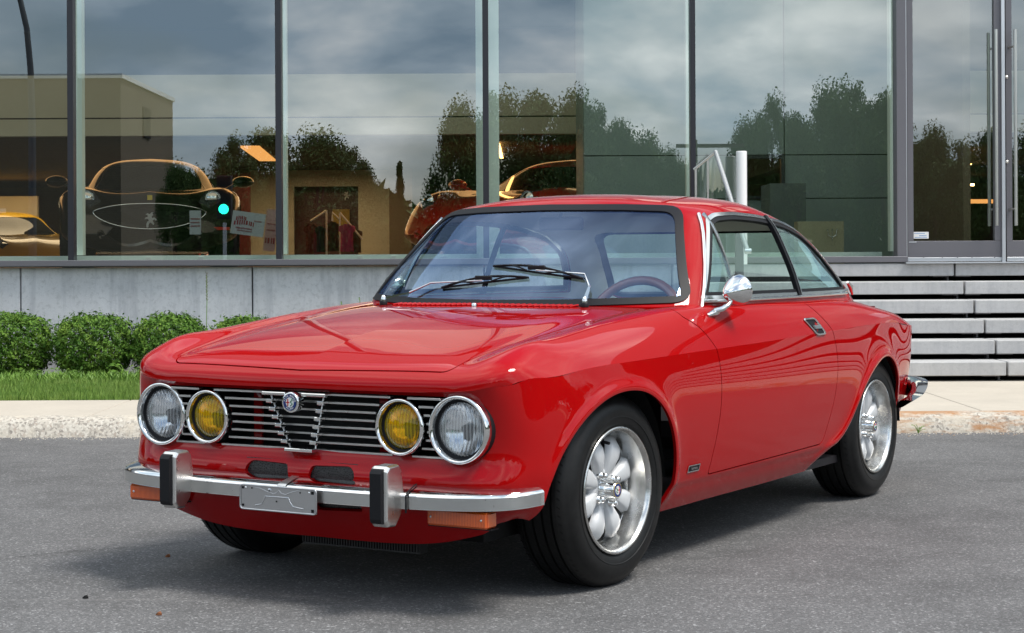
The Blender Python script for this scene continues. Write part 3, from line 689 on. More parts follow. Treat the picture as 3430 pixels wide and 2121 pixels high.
# ---- bumper: polished blade swept in plan; section = sloping top shelf and upright face
def sweep(path, sec, m, closed=False):
    """path (x,y,z) list, sec list of (inward, up) with inward measured along plan normal"""
    P = np.array(path); T = np.gradient(P[:, :2], axis=0); T /= np.linalg.norm(T, axis=1, keepdims=True)
    Nn = np.stack([T[:, 1], -T[:, 0]], -1)
    n, k = len(P), len(sec)
    V = [(P[i, 0]+Nn[i, 0]*a, P[i, 1]+Nn[i, 1]*a, P[i, 2]+b) for i in range(n) for a, b in sec]
    F = [(i*k+j, i*k+(j+1) % k, (i+1)*k+(j+1) % k, (i+1)*k+j) for i in range(n-1) for j in range(k)]
    m.add(V, F, True); m.add(V[:k], [tuple(range(k))]); m.add(V[-k:], [tuple(range(k))[::-1]]); return m
def bpath(y0, y1, n):
    pts = []
    P = cspline([(-.500,.768,.346),(-.56,.757,.344),(-.622,.720,.341),(-.668,.648,.339),(-.699,.52,.337),(-.715,.36,.336),(-.724,.18,.336),(-.727,0,.336)], 60, closed=False)
    L_ = P.copy(); R_ = P[::-1][1:]*np.array([1, -1, 1]); return np.vstack([L_, R_])
bp = bpath(0, 0, 0)
sec = [(0, .004), (.006, .011), (.016, .017), (.070, .033), (.074, .028), (.012, -.010), (.010, -.040), (.004, -.043), (.0, -.037)]
m = MB(); cc = bp[:, :]
# duplicate sharp corners by splitting the section into strips
def sweep_strips(path, strips, m, cap=True):
    P = np.array(path); T = np.gradient(P[:, :2], axis=0); T /= np.linalg.norm(T, axis=1, keepdims=True); Nn = np.stack([-T[:, 1], T[:, 0]], -1)
    if (Nn[len(P)//2, 0]) < 0: Nn = -Nn
    n = len(P)
    for sec in strips:
        k = len(sec); V = [(P[i, 0]+Nn[i, 0]*a, P[i, 1]+Nn[i, 1]*a, P[i, 2]+b) for i in range(n) for a, b in sec]
        m.add(V, [(i*k+j, i*k+j+1, (i+1)*k+j+1, (i+1)*k+j) for i in range(n-1) for j in range(k-1)], True)
    if cap:
        for i in (0, n-1):
            pl = [p for s_ in strips for p in s_]; V = [(P[i, 0]+Nn[i, 0]*a, P[i, 1]+Nn[i, 1]*a, P[i, 2]+b) for a, b in pl]; m.add(V, [tuple(range(len(V)))])
    return m
m = MB(); sweep_strips(bp, [[(.0, -.033), (.0, .003)], [(.0, .003), (.003, .008), (.012, .013), (.035, .020), (.068, .028)], [(.068, .028), (.070, .020), (.010, -.026), (.0, -.033)]], m)
bump_ = mb(m, 'front_bumper', 'chrome')
def bsub(m, nm, mt, p=None): m.V = [(a, -b, c) for a, b, c in m.V]; m.F = [f[::-1] for f in m.F]; return m.build(nm, M[mt] if isinstance(mt, str) else mt, p or bump_)
# brushed face strip under the polished shelf
m = MB(); sweep_strips(bp[1:-1], [[(-.0012, -.031), (-.0012, .001)]], m, False); bsub(m, 'bumper_face', 'steel')
m = MB(); sweep_strips([(x, y, z) for x, y, z in cspline([(-.7255,.016,.336),(-.7258,.006,.336),(-.7260,-.006,.336),(-.7255,-.016,.336)], 6, False)], [[(-.002, .003), (.0, .010), (.010, .016), (.034, .023), (.066, .031)]], m, False); bsub(m, 'centre_joint', 'steel')
# over-riders
for s_ in (1, -1):
    yc = s_*.392; m = MB()
    prof = [(-.785,.416),(-.772,.429),(-.722,.431),(-.708,.418),(-.698,.352),(-.698,.318),(-.714,.284),(-.740,.256),(-.772,.258),(-.785,.274)]
    wds = [.020]*10; n = len(prof)
    Vf = [(x, yc-.030, z) for x, z in prof]+[(x, yc+.030, z) for x, z in prof]
    pc = np.array(prof); cx_, cz_ = pc.mean(0)
    def ring_(inset, hw): return [(cx_+(x-cx_)*(1-inset/.05), yc+hw, cz_+(z-cz_)*(1-inset/.09)) for x, z in prof]
    lay = [ring_(.011, -.030), ring_(.006, -.0298), ring_(.0025, -.0275), ring_(0, -.021), ring_(0, .021), ring_(.0025, .0275), ring_(.006, .0298), ring_(.011, .030)]
    m.add(lay[0], [tuple(range(n))]); m.add(lay[-1], [tuple(range(n))[::-1]])
    for a_, b_2 in zip(lay[:-1], lay[1:]):
        for i in range(n): j = (i+1) % n; m.add([a_[i], a_[j], b_2[j], b_2[i]], [(0, 1, 2, 3)])
    og = bsub(m, 'over_rider', 'soft_chrome')
    m = MB(); m.prism([(-.799,.410),(-.793,.420),(-.786,.423),(-.782,.423),(-.782,.270),(-.786,.268),(-.795,.272),(-.799,.282)], 'y', yc-.019, yc+.019); bsub(m, 'rubber_pad', 'black_rubber')
    m = MB(); sweep_strips([(-.7135+.0, yc+.044*s_, .336), (-.7125, yc+.05*s_, .336)], [[(-.003, -.043), (-.003, .005), (.012, .017), (.07, .032)]], m, False); bsub(m, 'clamp_strip', 'black_rubber')
    # turn signals
    m = MB(); ya, yb = s_*.468, s_*.672
    m.box((-.655, min(ya, yb), .254), (-.600, max(ya, yb), .302), .006); sg_ = mb(m, 'turn_signal', 'amber_lens')
    m = MB(); [m.lathe([(0, -.003), (.003, -.002), (.004, .0)], 'x', 8, (-.655, yy, .279)) for yy in (ya+s_*.014, yb-s_*.02)]; m.V = [(a, -b, c) for a, b, c in m.V]; q_ = m.build('screw', M['steel'], sg_); q_['kind'] = 'stuff'
    m = MB(); m.box((-.640, min(ya, yb)-.004, .250), (-.598, max(ya, yb)+.004, .2535)); m.box((-.640, min(ya, yb)-.004, .3025), (-.598, max(ya, yb)+.004, .306)); m.V = [(a, -b, c) for a, b, c in m.V]; m.build('housing', M['black_rubber'], sg_)['kind'] = 'stuff'
# license-plate bracket: pressed sheet with rolled border, ribs and holes
PX = -.742
m = MB(); m.box((PX, -.142, .271), (PX+.003, .142, .343)); pb = mb(m, 'plate_bracket', simple('plate_metal', (.55, .55, .56), .28, .9))
def psub(m, nm, mt): m.V = [(a, -b, c) for a, b, c in m.V]; m.F = [f[::-1] for f in m.F]; return m.build(nm, M[mt], pb)
rr = rounded([(-.142,.271),(.142,.271),(.142,.343),(-.142,.343)], .010, 4)
m = MB(); m.tube([(PX-.001, a, b) for a, b in rr], .0028, 6, closed=True); psub(m, 'rolled_border', 'plate_metal')
m = MB(); m.tube([(PX, -.085, .284), (PX, -.062, .288), (PX, -.052, .302), (PX, -.048, .313), (PX, .0, .313), (PX, .040, .313), (PX, .044, .302), (PX, .056, .288), (PX, .095, .284)], .0022, 6)
m.tube([(PX, -.09, .338), (PX, -.062, .334), (PX, -.045, .328), (PX, -.020, .322), (PX, -.006, .324), (PX, .004, .333), (PX, .014, .324), (PX, .03, .322), (PX, .05, .330), (PX, .08, .338)], .0015, 6)
m.lathe([(.0, -.001), (.007, -.001), (.009, .001)], 'x', 16, (PX, -.032, .330)); psub(m, 'pressed_rib', 'plate_metal')
m = MB()
for (a, b, q) in ((-.132,.334,.0035),(-.132,.282,.0035),(.128,.333,.0045),(.128,.280,.0045),(-.098,.334,.002),(.083,.331,.002),(-.005,.300,.0022),(-.032,.330,.002)): m.box((PX-.0015, a-q, b-q), (PX-.0005, a+q, b+q))
psub(m, 'bolt_hole', 'dark_void')['kind'] = 'stuff'
m = MB()
for (a, b) in ((-.120,.335),(.117,.333)): m.lathe([(0, -.004), (.003, -.003), (.0042, .0)], 'x', 10, (PX-.0005, a, b))
psub(m, 'bolt', 'chrome')['kind'] = 'stuff'
# rear bumper quarter
m = MB(); rp = cspline([(2.61,.735,.368),(2.68,.742,.382),(2.75,.740,.398),(2.84,.715,.412),(2.93,.65,.420),(2.99,.50,.422),(3.02,.25,.422),(3.03,0,.422)], 40, closed=False)
rp2 = np.vstack([rp, rp[::-1][1:]*np.array([1, -1, 1])]); Tn = np.gradient(rp2[:, :2], axis=0)
def sweep_out(P, strips, m, sg):
    P = np.array(P); T = np.gradient(P[:, :2], axis=0); T /= np.linalg.norm(T, axis=1, keepdims=True); Nn = sg*np.stack([-T[:, 1], T[:, 0]], -1); n = len(P)
    tp = np.clip(np.minimum(np.arange(n), n-1-np.arange(n))/9., .45, 1)
    for sec in strips:
        k = len(sec); V = [(P[i, 0]+Nn[i, 0]*a, P[i, 1]+Nn[i, 1]*a, P[i, 2]+b*tp[i]) for i in range(n) for a, b in sec]
        m.add(V, [(i*k+j, i*k+j+1, (i+1)*k+j+1, (i+1)*k+j) for i in range(n-1) for j in range(k-1)], True)
sweep_out(rp2, [[(.0, -.035), (.0, .028)], [(.0, .028), (.008, .042), (.03, .048), (.07, .046)], [(.07, .046), (.02, -.02), (.0, -.035)]], m, 1 if True else -1)
mb(m, 'rear_bumper', 'chrome')
# cowl grille slots, washer jet, wiper arms
m = MB()
for k in range(34):
    y = -.36+k*.022; xa = .405+.18*y*y*1.0; z = on_top(xa-.03, y)
    m.tube([(xa-.052, y-.008, z+.001), (xa-.012, y+.004, z+.0055)], .0042, 6)
tag(mb(m, 'cowl_vent_fin', 'paint'), kind='stuff')
m = MB(); zj = on_top(.33, 0); m.lathe([(.009, 0), (.009, .008), (.006, .011), (0, .012)], 'z', 14, (.325, .01, zj)); mb(m, 'washer_jet', 'chrome')
# ---- wipers
def wiper(yp, xp, elbow, tip_a, tip_b, s):
    zp = on_top(xp, yp); root = MB(); root.lathe([(.014, 0), (.015, .012), (.011, .016)], 'z', 16, (xp, yp, zp)); rt = mb(root, 'wiper', 'black_rubber')
    def sub(m, nm, mt): m.V = [(a, -b, c) for a, b, c in m.V]; m.F = [f[::-1] for f in m.F]; return m.build(nm, mt, rt)
    sub(MB().lathe([(.009, .014), (.0095, .024), (.006, .034), (0, .037)], 'z', 14, (xp, yp, zp)), 'pivot_nut', 'chrome')
    def S(y, z, o=.018): return (on_ws(y, z)-o, y, z)
    p0 = (xp+.004, yp, zp+.024); p1 = S(*elbow[0], .03); p2 = S(*elbow[1], .026); pm = S((tip_a[0]+tip_b[0])/2, (tip_a[1]+tip_b[1])/2+.008, .022)
    m = MB(); m.tube([p0, p1], [.010, .006], 4, sq=(1, .55)); m.tube([p1, p2, pm], [.005, .0035, .003], 6); sub(m, 'wiper_arm', 'chrome')
    m = MB(); A, B = S(*tip_a, .006), S(*tip_b, .006); n = 8
    m.tube([S(tip_a[0]+(tip_b[0]-tip_a[0])*k/n, tip_a[1]+(tip_b[1]-tip_a[1])*k/n, .006) for k in range(n+1)], .0038, 6)
    for q0, q1, hh in ((0, 1, .020), (.02, .42, .012), (.58, .98, .012)):
        m.tube([S(tip_a[0]+(tip_b[0]-tip_a[0])*(q0+(q1-q0)*k/10), tip_a[1]+(tip_b[1]-tip_a[1])*(q0+(q1-q0)*k/10)+hh*math.sin(math.pi*k/10), .012+.012*math.sin(math.pi*k/10)) for k in range(11)], .0042 if hh > .015 else .003, 6)
    c = ((tip_a[0]+tip_b[0])/2, (tip_a[1]+tip_b[1])/2+.016); cc_ = S(*c, .026); m.box((cc_[0]-.006, cc_[1]-.035, cc_[2]-.007), (cc_[0]+.006, cc_[1]+.035, cc_[2]+.009), .003)
    sub(m, 'wiper_blade', 'black_rubber')
wiper(.402, .405, [(.365, .915), (.325, .958)], (-.055, .985), (.325, .940), 1)
wiper(-.440, .420, [(-.365, .890), (-.285, .925)], (-.230, .908), (.115, .945), 1)
# ---- door mirror: chrome cone on a curved foot
mp, mn = on_side(.60, .80)
foot = (.69, mp[1]-.002, .812)
m = MB(); m.tube([(.665, mp[1]-.008, .815), (.70, mp[1]+.002, .824), (.745, mp[1]-.006, .822)], [.006, .013, .008], 10); m.tube([(.70, mp[1]+.002, .828), (.715, mp[1]+.024, .836), (.735, mp[1]+.036, .848), (.765, mp[1]+.040, .872)], [.010, .010, .008, .007], 10)
mirror = mb(m, 'door_mirror', 'chrome')
m = MB(); m.lathe([(.0, -.075), (.007, -.074), (.020, -.064), (.037, -.040), (.050, -.014), (.0545, .006), (.053, .012), 'x', (.053, .012), (0, .012)], 'x', 40, (0, 0, 0)); 
m.xf(Matrix.Translation((.80, mp[1]+.045, .900)) @ Matrix.Rotation(R(14), 4, 'Z') @ Matrix.Rotation(R(-12), 4, 'Y')); m.V = [(a, -b, c) for a, b, c in m.V]; m.F = [f[::-1] for f in m.F]; m.build('mirror_shell', M['chrome'], mirror)
m = MB(); m.lathe([(.0, -.060), (.022, -.05), (.044, -.016), (.048, .0), (0, .008)], 'x', 24, (.93, -mp[1]-.00, .905)); m.tube([(.82, -mp[1]+.01, .815), (.88, -mp[1]-.01, .86)], .008, 8); mb(m, 'door_mirror', 'chrome')
# ---- door handle: chrome frame round a recessed paddle
def on_surf_poly(poly, off, s_=1):
    out = []
    for x, z in poly: p, n = on_side(x, z); p = p+n*off; out.append((p[0], s_*p[1], p[2]))
    return out
for s_, dr in zip((1, -1), doors):
    hp = rounded([(1.432,.776),(1.540,.776),(1.607,.716),(1.520,.716)], .014, 5)
    m = MB(); m.tube(on_surf_poly(hp, .003, s_), .0042, 6, closed=True); m.V = [(a, -b, c) for a, b, c in m.V]; hh = m.build('door_handle', 'chrome', dr)
    m = MB(); q = on_surf_poly([(1.50,.75),(1.57,.75),(1.585,.737),(1.512,.737)], .006, s_); q2 = on_surf_poly([(1.50,.75),(1.57,.75),(1.585,.737),(1.512,.737)], .001, s_)
    m.add([(a, -b, c) for a, b, c in q], [(0, 1, 2, 3)]); m.add([(a, -b, c) for a, b, c in q2], [(0, 1, 2, 3)]); m.build('handle_paddle', 'steel', hh)
    m = MB(); n = len(hp); q = on_surf_poly(hp, .0012, s_); m.add([(a, -b, c) for a, b, c in q], [tuple(range(n))]); m.build('handle_recess', 'black_rubber', hh)
    # keep them one level down: handle pieces are sub-parts of the door
# maker badge behind the front wheel
for s_ in (1, -1):
    q = on_surf_poly([(.425,.330),(.512,.330),(.508,.306),(.421,.306)], .003, s_); q0 = on_surf_poly([(.425,.330),(.512,.330),(.508,.306),(.421,.306)], -.001, s_)
    m = MB(); m.add([(a, -b, c) for a, b, c in q], [(0, 1, 2, 3)]); m.add([(a, -b, c) for a, b, c in q0+q], [(0, 1, 5, 4), (1, 2, 6, 5), (2, 3, 7, 6), (3, 0, 4, 7)]); bd = m.build('side_badge', 'chrome', car)
    q = on_surf_poly([(.431,.326),(.506,.326),(.503,.310),(.428,.310)], .0038, s_); m = MB(); m.add([(a, -b, c) for a, b, c in q], [(0, 1, 2, 3)]); m.build('badge_field', 'black_rubber', bd)
    V, F = text_mesh('pininfarina' if False else 'bertone', .014, .0003); p, n_ = on_side(.467, .318)
    m = MB(); m.add([(.467+x*(1 if s_ > 0 else -1), -(s_*(p[1]+.0045+z)), .318+y) for x, y, z in V], F); m.build('badge_lettering', 'chrome', bd)
# side reflector outline on the rear quarter
m = MB(); m.tube(on_surf_poly(rounded([(2.735,.475),(2.80,.475),(2.80,.445),(2.735,.445)], .008, 4), .002), .003, 5, closed=True); mb(m, 'rear_side_marker', 'paint')
# C pillar emblem strip
m = MB(); 
for s_ in (1, -1):
    p, n_ = on_side(2.235, .872, 'gh'); m.tube([(2.205, s_*(p[1]+.016), .905), (2.235, s_*(p[1]+.018), .885), (2.27, s_*(p[1]+.012), .855)], [.006, .011, .006], 8)
mb(m, 'pillar_badge', 'chrome')
# quarter-window latch
m = MB(); p, n_ = on_side(2.13, .868, 'gh'); m.tube([(2.10, p[1]+.004, .866), (2.15, p[1]+.006, .872)], .009, 8); m.tube([(2.13, p[1]-.01, .87), (2.10, p[1]-.02, .90)], .006, 6); mb(m, 'window_latch', 'chrome')
# ---- wheels
def wheel(x, side, steer=0.):
    """tyre, rim, petals, lip, hub; built around origin, axis +y = outboard"""
    RT, RR, W = .2995, .198, .205
    o = W/2
    t = MB(); prof = [(RR-.006, o-.012), (RR+.004, o-.002), (RR+.012, o+.002), (RR+.030, o+.006), (RR+.050, o+.007), (RR+.066, o+.002), (RR+.076, o-.006), (RR+.084, o-.014), (RR+.093, o-.020), (RT-.002, o-.036)]
    t.lathe(prof, 'y', 96)
    # tread: three circumferential grooves
    tr = [(RT-.002, o-.036)]
    gx = [o-.055, o-.085, -.018+.03, -.045, -o+.055]
    for gq in (.052, .018, -.018, -.052): tr += [(RT, gq+.0045), 'x', (RT, gq+.0045), (RT-.008, gq+.0035), 'x', (RT-.008, gq+.0035), (RT-.008, gq-.0035), 'x', (RT-.008, gq-.0035), (RT, gq-.0045), 'x', (RT, gq-.0045)]
    tr += [(RT-.002, -o+.036)]
    t.lathe(tr, 'y', 96); t.lathe([(a, -b) for a, b in prof[::-1]], 'y', 96)
    # raised bead line and shoulder ribs
    t.lathe([(RR+.026, o+.0055), (RR+.028, o+.008), (RR+.031, o+.0065)], 'y', 96)
    th = t
    tyre = (t, 'tyre', 'tyre')
    gt = MB()
    for k in range(72):
        a = 2*math.pi*k/72; 
        for (ya, yb, da) in ((o-.020, .056, .05), (.048, .022, .06), (-.014, .014, -.05) if False else (.012, -.014, .06), (-.022, -.048, .06), (-.056, -o+.02, .05)):
            pts = []
            for q in (0, .5, 1):
                yy = ya+(yb-ya)*q; ra = RT+.0006 if abs(yy) < o-.036 else RT-.004; aa = a+da*q*(1 if ya > 0 else 1); pts.append((ra*math.cos(aa), yy, ra*math.sin(aa)))
            for i in range(2):
                p, q_ = Vector(pts[i]), Vector(pts[i+1]); tn = Vector((-math.sin(a), 0, math.cos(a)))*.0016
                gt.add([p-tn, p+tn, q_+tn, q_-tn], [(0, 1, 2, 3)])
    rim = MB(); rim.lathe([(RR-.004, o-.010), (RR, o-.002), (RR-.003, o+.004), (RR-.008, o+.003), 'x', (RR-.008, o+.003), (RR-.014, o-.002), (RR-.017, o-.010), 'x', (RR-.017, o-.010), (RR-.028, o-.050), (RR-.032, o-.066)], 'y', 80)
    barrel = MB(); barrel.lathe([(RR-.032, o-.066), (RR-.036, o-.07), (RR-.036, -o+.02), (RR-.02, -o+.0)], 'y', 64)
    lip_m, bar_m = rim, barrel
    # spokes: 8 convex petals rising from hub to rim
    sp = MB(); yb = o-.062
    for k in range(8):
        a = 2*math.pi*(k+.5)/8; rows = []
        L_ = [(.045, .016, .012, .004), (.060, .020, .016, .006), (.080, .025, .022, .008), (.105, .032, .027, .010), (.130, .0365, .026, .010), (.148, .035, .018, .008), (.160, .029, .006, .004), (.168, .020, -.010, .0)]
        for (r_, w_, h_, _) in L_:
            row = []
            for q in np.linspace(-1, 1, 9):
                row.append((r_+.006*(1-q*q)*(1 if r_ > .15 else 0), w_*q, yb+h_+.012*math.sqrt(max(0, 1-q*q*.98))-.010 if abs(q) < 1 else yb+h_-.022))
            rows.append(row)
        V = [];
        for row in rows:
            for (r_, tt_, yy) in row: V.append((r_*math.cos(a)-tt_*math.sin(a), yy, r_*math.sin(a)+tt_*math.cos(a)))
        n = 9; F = [(i*n+j, i*n+j+1, (i+1)*n+j+1, (i+1)*n+j) for i in range(len(rows)-1) for j in range(n-1)]
        sp.add(V, F, True)
    disc = MB(); disc.lathe([(.03, yb+.012), (.058, yb+.010), (.066, yb+.002), (.072, yb-.012)], 'y', 48)
    disc2 = MB(); disc2.lathe([(.0, yb-.03), (.150, yb-.03), (.155, yb-.05)], 'y', 40)  # black disc added to darken the gaps between the spokes
    lug = MB()
    for k in range(4):
        a = 2*math.pi*(k+.5)/4+.25; c = (.052*math.cos(a), 0, .052*math.sin(a))
        lug.lathe([(.013, yb+.008), (.013, yb+.016), 'x', (.0105, yb+.016), (.0105, yb+.034), (.007, yb+.040), (0, yb+.041)], 'y', 10, c)
    cap = MB(); cap.lathe([(.034, yb+.006), (.034, yb+.012), 'x', (.030, yb+.014), (.0265, yb+.055), (.022, yb+.060), 'x', (.022, yb+.060), (.0, yb+.060)], 'y', 36)
    for k in range(12):
        a = 2*math.pi*k/12; cap.tube([(.033*math.cos(a), yb+.012, .033*math.sin(a)), (.029*math.cos(a), yb+.055, .029*math.sin(a))], .003, 6)
    em1 = MB(); em1.lathe([(.0, yb+.0606), (.0215, yb+.0606)], 'y', 28)
    em2 = MB(); em2.lathe([(.0, yb+.0612), (.0135, yb+.0612)], 'y', 24)
    em3 = MB(); em3.box((-.0085, yb+.0612, -.010), (-.0055, yb+.0618, .010)).box((-.012, yb+.0612, -.0015), (-.002, yb+.0618, .0015))
    em4 = MB(); em4.tube([(.005+.0035*math.sin(t_*1.9), yb+.0618, .009-t_*.003) for t_ in np.linspace(0, 6, 16)], .0013, 4)
    em5 = MB(); em5.lathe([(.0205, yb+.0608), (.0225, yb+.0612), (.023, yb+.058)], 'y', 28)
    valve = MB(); valve.tube([(.15*math.cos(1.45), o-.045, .15*math.sin(1.45)), (.146*math.cos(1.45), o-.02, .146*math.sin(1.45))], .005, 8)
    root = thing('tmp', '', '')
    del root['label']; del root['category']; root.name = 'wheel'; root.parent = car
    side_y = {1: -(.742-.1), -1: .742-.1}[side]
    if x > 1: side_y = {1: -(.722-.1), -1: .722-.1}[side]
    root.location = (x, side_y, .2965); root.rotation_euler = (0, 0, (math.pi if side == 1 else 0)+steer)
    for m_, nm, mt in ((t, 'tyre', 'tyre'), (gt, 'tread_groove', 'matte_black'), (rim, 'rim_lip', 'lip'), (barrel, 'rim_barrel', 'lip'), (sp, 'spokes', 'rim'), (disc, 'hub_face', 'rim'), (disc2, 'spoke_gap_backdrop', 'matte_black'), (lug, 'lug_nut', 'chrome'), (cap, 'hub_cap', 'chrome'), (em1, 'hub_emblem_ring', 'blue_enamel'), (em2, 'hub_emblem_field', 'white_enamel'), (em3, 'hub_emblem_cross', 'red_enamel'), (em4, 'hub_emblem_serpent', 'green_enamel'), (em5, 'hub_emblem_rim', 'gold_enamel'), (valve, 'valve', 'black_rubber')):
        q_ = m_.build(nm, mt, root)
        if nm in ('tread_groove', 'lug_nut'): q_['kind'] = 'stuff'
    V, F = text_mesh('PANASPORT', .0085, .0002); m_ = MB(); m_.add([((RR-.0125)*math.cos(math.pi/2+.25-x_/(RR-.012))*1., o+.0012, (RR-.0125)*math.sin(math.pi/2+.25-x_/(RR-.012))+y_*1.) for x_, y_, z_ in V], F); 
    m_.V = [((x_), y_, z_) for x_, y_, z_ in m_.V]; m_.build('rim_lettering', 'dash_vinyl', root)
    return root
w0 = wheel(0., 1, R(-4)); 
def wcopy(x, side, sy, steer):
    c = w0.copy(); COL.objects.link(c); c.parent = car; c.location = (x, sy, .2965); c.rotation_euler = (0, R(x*40), (math.pi if side == 1 else 0)+steer); c.rotation_mode = 'XYZ'
    for ch in list(w0.children): d = ch.copy(); COL.objects.link(d); d.parent = c
    return c
wcopy(2.35, 1, -.622, 0); wcopy(0., -1, .642, R(-4)); wcopy(2.35, -1, .622, 0)
# ================================================================== THE PLACE
F4 = 4280.
def PX(u, v, d): return ((u-1222.5)*d/F4, 1.02-(v-612+.005*(u-1222.5))*d/F4)
def ux(u, d): return (u-1222.5)*d/F4
FD = 14.40
# ---- materials of the place
g = G('asphalt'); v = g.coord()
sp = g.voro(v, 165, 'Color'); s2 = g.n('ShaderNodeSeparateColor'); g.l(sp, s2.inputs[0])
n1_ = g.noise(v, 3.5, 5, .6); n2_ = g.noise(v, .55, 3, .5); nf = g.noise(v, 230, 2, .6)
spk = g.ramp(s2.outputs[0], [(.0, .055), (.45, .090), (.80, .135), (.94, .22), (1., .42)])
spk = g.mix(.35, spk, g.ramp(nf, [(.35, .06), (.68, .24)]))
lg = g.ramp(g.math('MULTIPLY_ADD', n1_, .5, g.math('MULTIPLY', n2_, .5)), [(.36, .74), (.50, 1.), (.64, 1.16)])
vs = g.coord((.35, 6, 1), rot=(0, 0, R(3))); st = g.ramp(g.noise(vs, 1.6, 6, .75), [(.60, 0.), (.72, 1.)])
col = g.mix(1, spk, lg, 'MULTIPLY'); col = g.mix(g.math('MULTIPLY', st, .28), col, (.30, .29, .28)); col = g.mix(1, col, (1.0, .985, .99), 'MULTIPLY')
ov = g.ramp(g.noise(g.coord((1, 1.6, 1)), 1.1, 4, .6), [(.64, 0.), (.74, .45)]); col = g.mix(ov, col, (.035, .034, .034)); M['asphalt'] = g.pr(col, .82, nrm=g.bump(g.math('ADD', s2.outputs[1], nf), .55, .0035))
def concrete(name, base, vary=.1, spot=.5, warm=(1, 1, 1), scale=1., streak=.0, bumpk=.25):
    g = G(name); v = g.coord((scale,)*3); a = g.noise(v, 2.2, 6, .6); b = g.noise(v, 26, 5, .65); c = g.noise(v, 120, 3, .6)
    col = g.ramp(a, [(.3, tuple(base*(1-vary)*w_ for w_ in warm)), (.7, tuple(base*(1+vary)*w_ for w_ in warm))])
    col = g.mix(g.math('MULTIPLY', g.ramp(b, [(.50, 0.), (.66, 1.)]), spot), col, tuple(base*.55*w_ for w_ in warm))
    col = g.mix(g.math('MULTIPLY', g.ramp(c, [(.56, 0.), (.70, 1.)]), .35), col, tuple(min(1, base*1.35)*w_ for w_ in warm))
    if streak:
        sv = g.coord((5.5*scale, 5.5*scale, .5*scale)); s_ = g.noise(sv, 1.6, 5, .65); col = g.mix(g.math('MULTIPLY', g.ramp(s_, [(.48, 0.), (.68, 1.)]), streak), col, (base*.62, base*.63, base*.67))
    M[name] = g.pr(col, .85, nrm=g.bump(g.math('ADD', b, c), bumpk, .002)); return M[name]
concrete('panel_concrete', .64, .10, .42, (1, 1.0, 1.02), 1., .75)
concrete('step_concrete', .46, .10, .22, (1, .99, .985), 1.3, .35)
concrete('pavement_concrete', .50, .07, .12, (1, .90, .76), 1.)
# kerb: exposed aggregate with rust stains
g = G('kerb_concrete'); v = g.coord(); a = g.voro(v, 75, 'Color'); sc_ = g.n('ShaderNodeSeparateColor'); g.l(a, sc_.inputs[0])
col = g.ramp(sc_.outputs[0], [(0., (.20, .18, .16)), (.3, (.45, .41, .35)), (.75, (.60, .56, .49)), (1., (.36, .30, .25))])
n_ = g.noise(v, 5, 6, .7); col = g.mix(g.ramp(n_, [(.48, .1), (.60, .85)]), col, (.56, .50, .41))
r_ = g.noise(g.coord((.8, 1, 4)), 3.0, 6, .75); xs = g.n('ShaderNodeSeparateXYZ'); g.l(g.coord(), xs.inputs[0])
rust = g.math('MULTIPLY', g.ramp(r_, [(.42, 0.), (.56, 1.)]), g.ramp(g.math('MULTIPLY_ADD', xs.outputs[0], .25, 0.), [(.42, 0.), (.52, .85)]))
col = g.mix(rust, col, (.40, .19, .07))
M['kerb_concrete'] = g.pr(col, .9, nrm=g.bump(g.math('ADD', sc_.outputs[1], n_), .8, .006))
simple('grey_frame', (.155, .15, .165), .42, .25); simple('dark_mullion', (.018, .018, .024), .35); simple('silver_frame', (.62, .64, .67), .3, .7)
simple('pale_fin', (.82, .90, .84), .4); simple('white_paint', (.78, .78, .77), .35); simple('stainless', (.62, .60, .56), .28, 1.)
thin_glass('showroom_glass', (.84, .90, .84), .20, (.88, .95, 1.), 1.45); thin_glass('balustrade_glass', (.85, .9, .88), .08)
def emit_mat(name, col, s):
    g = G(name); e = g.n('ShaderNodeEmission'); e.inputs[0].default_value = (*col, 1); e.inputs[1].default_value = s; g.l(e.outputs[0], g.out.inputs[0]); M[name] = g.m
emit_mat('warm_light', (1., .50, .16), 6.); emit_mat('warm_spot', (1., .6, .25), 14.); emit_mat('cove_light', (1., .42, .12), .9)
def place(o, kind='structure'): o['kind'] = kind; return o
# ---- ground sheets
m = MB(); m.box((-120, -260, -.4), (120, 10.24, 0)); place(m.build('road', 'asphalt'))
m = MB(); m.box((-160, -700, -.45), (160, -30, .004)); place(m.build('verge', simple('verge_green', (.05, .08, .02), .95)))
m = MB(); m.box((-400, -900, -1.), (400, 60, -.41)); place(m.build('ground', simple('earth', (.10, .09, .07), .95)))
m = MB()
N_ = 260
for i in range(N_):
    x0 = -30+60*i/N_; x1 = -30+60*(i+1)/N_
    def ky(x): return .006*math.sin(x*3.1)+.005*math.sin(x*11.3+1)
    m.add([(x0, 10.22+ky(x0), -.02), (x1, 10.22+ky(x1), -.02), (x1, 10.25+ky(x1)*.5, .080+ky(x1)*.5), (x0, 10.25+ky(x0)*.5, .080+ky(x0)*.5), (x0, 10.30, .104), (x1, 10.30, .104), (x0, 10.42, .108), (x1, 10.42, .108)], [(0, 1, 2, 3), (3, 2, 5, 4), (4, 5, 7, 6)], True)
place(m.build('kerb', 'kerb_concrete'))
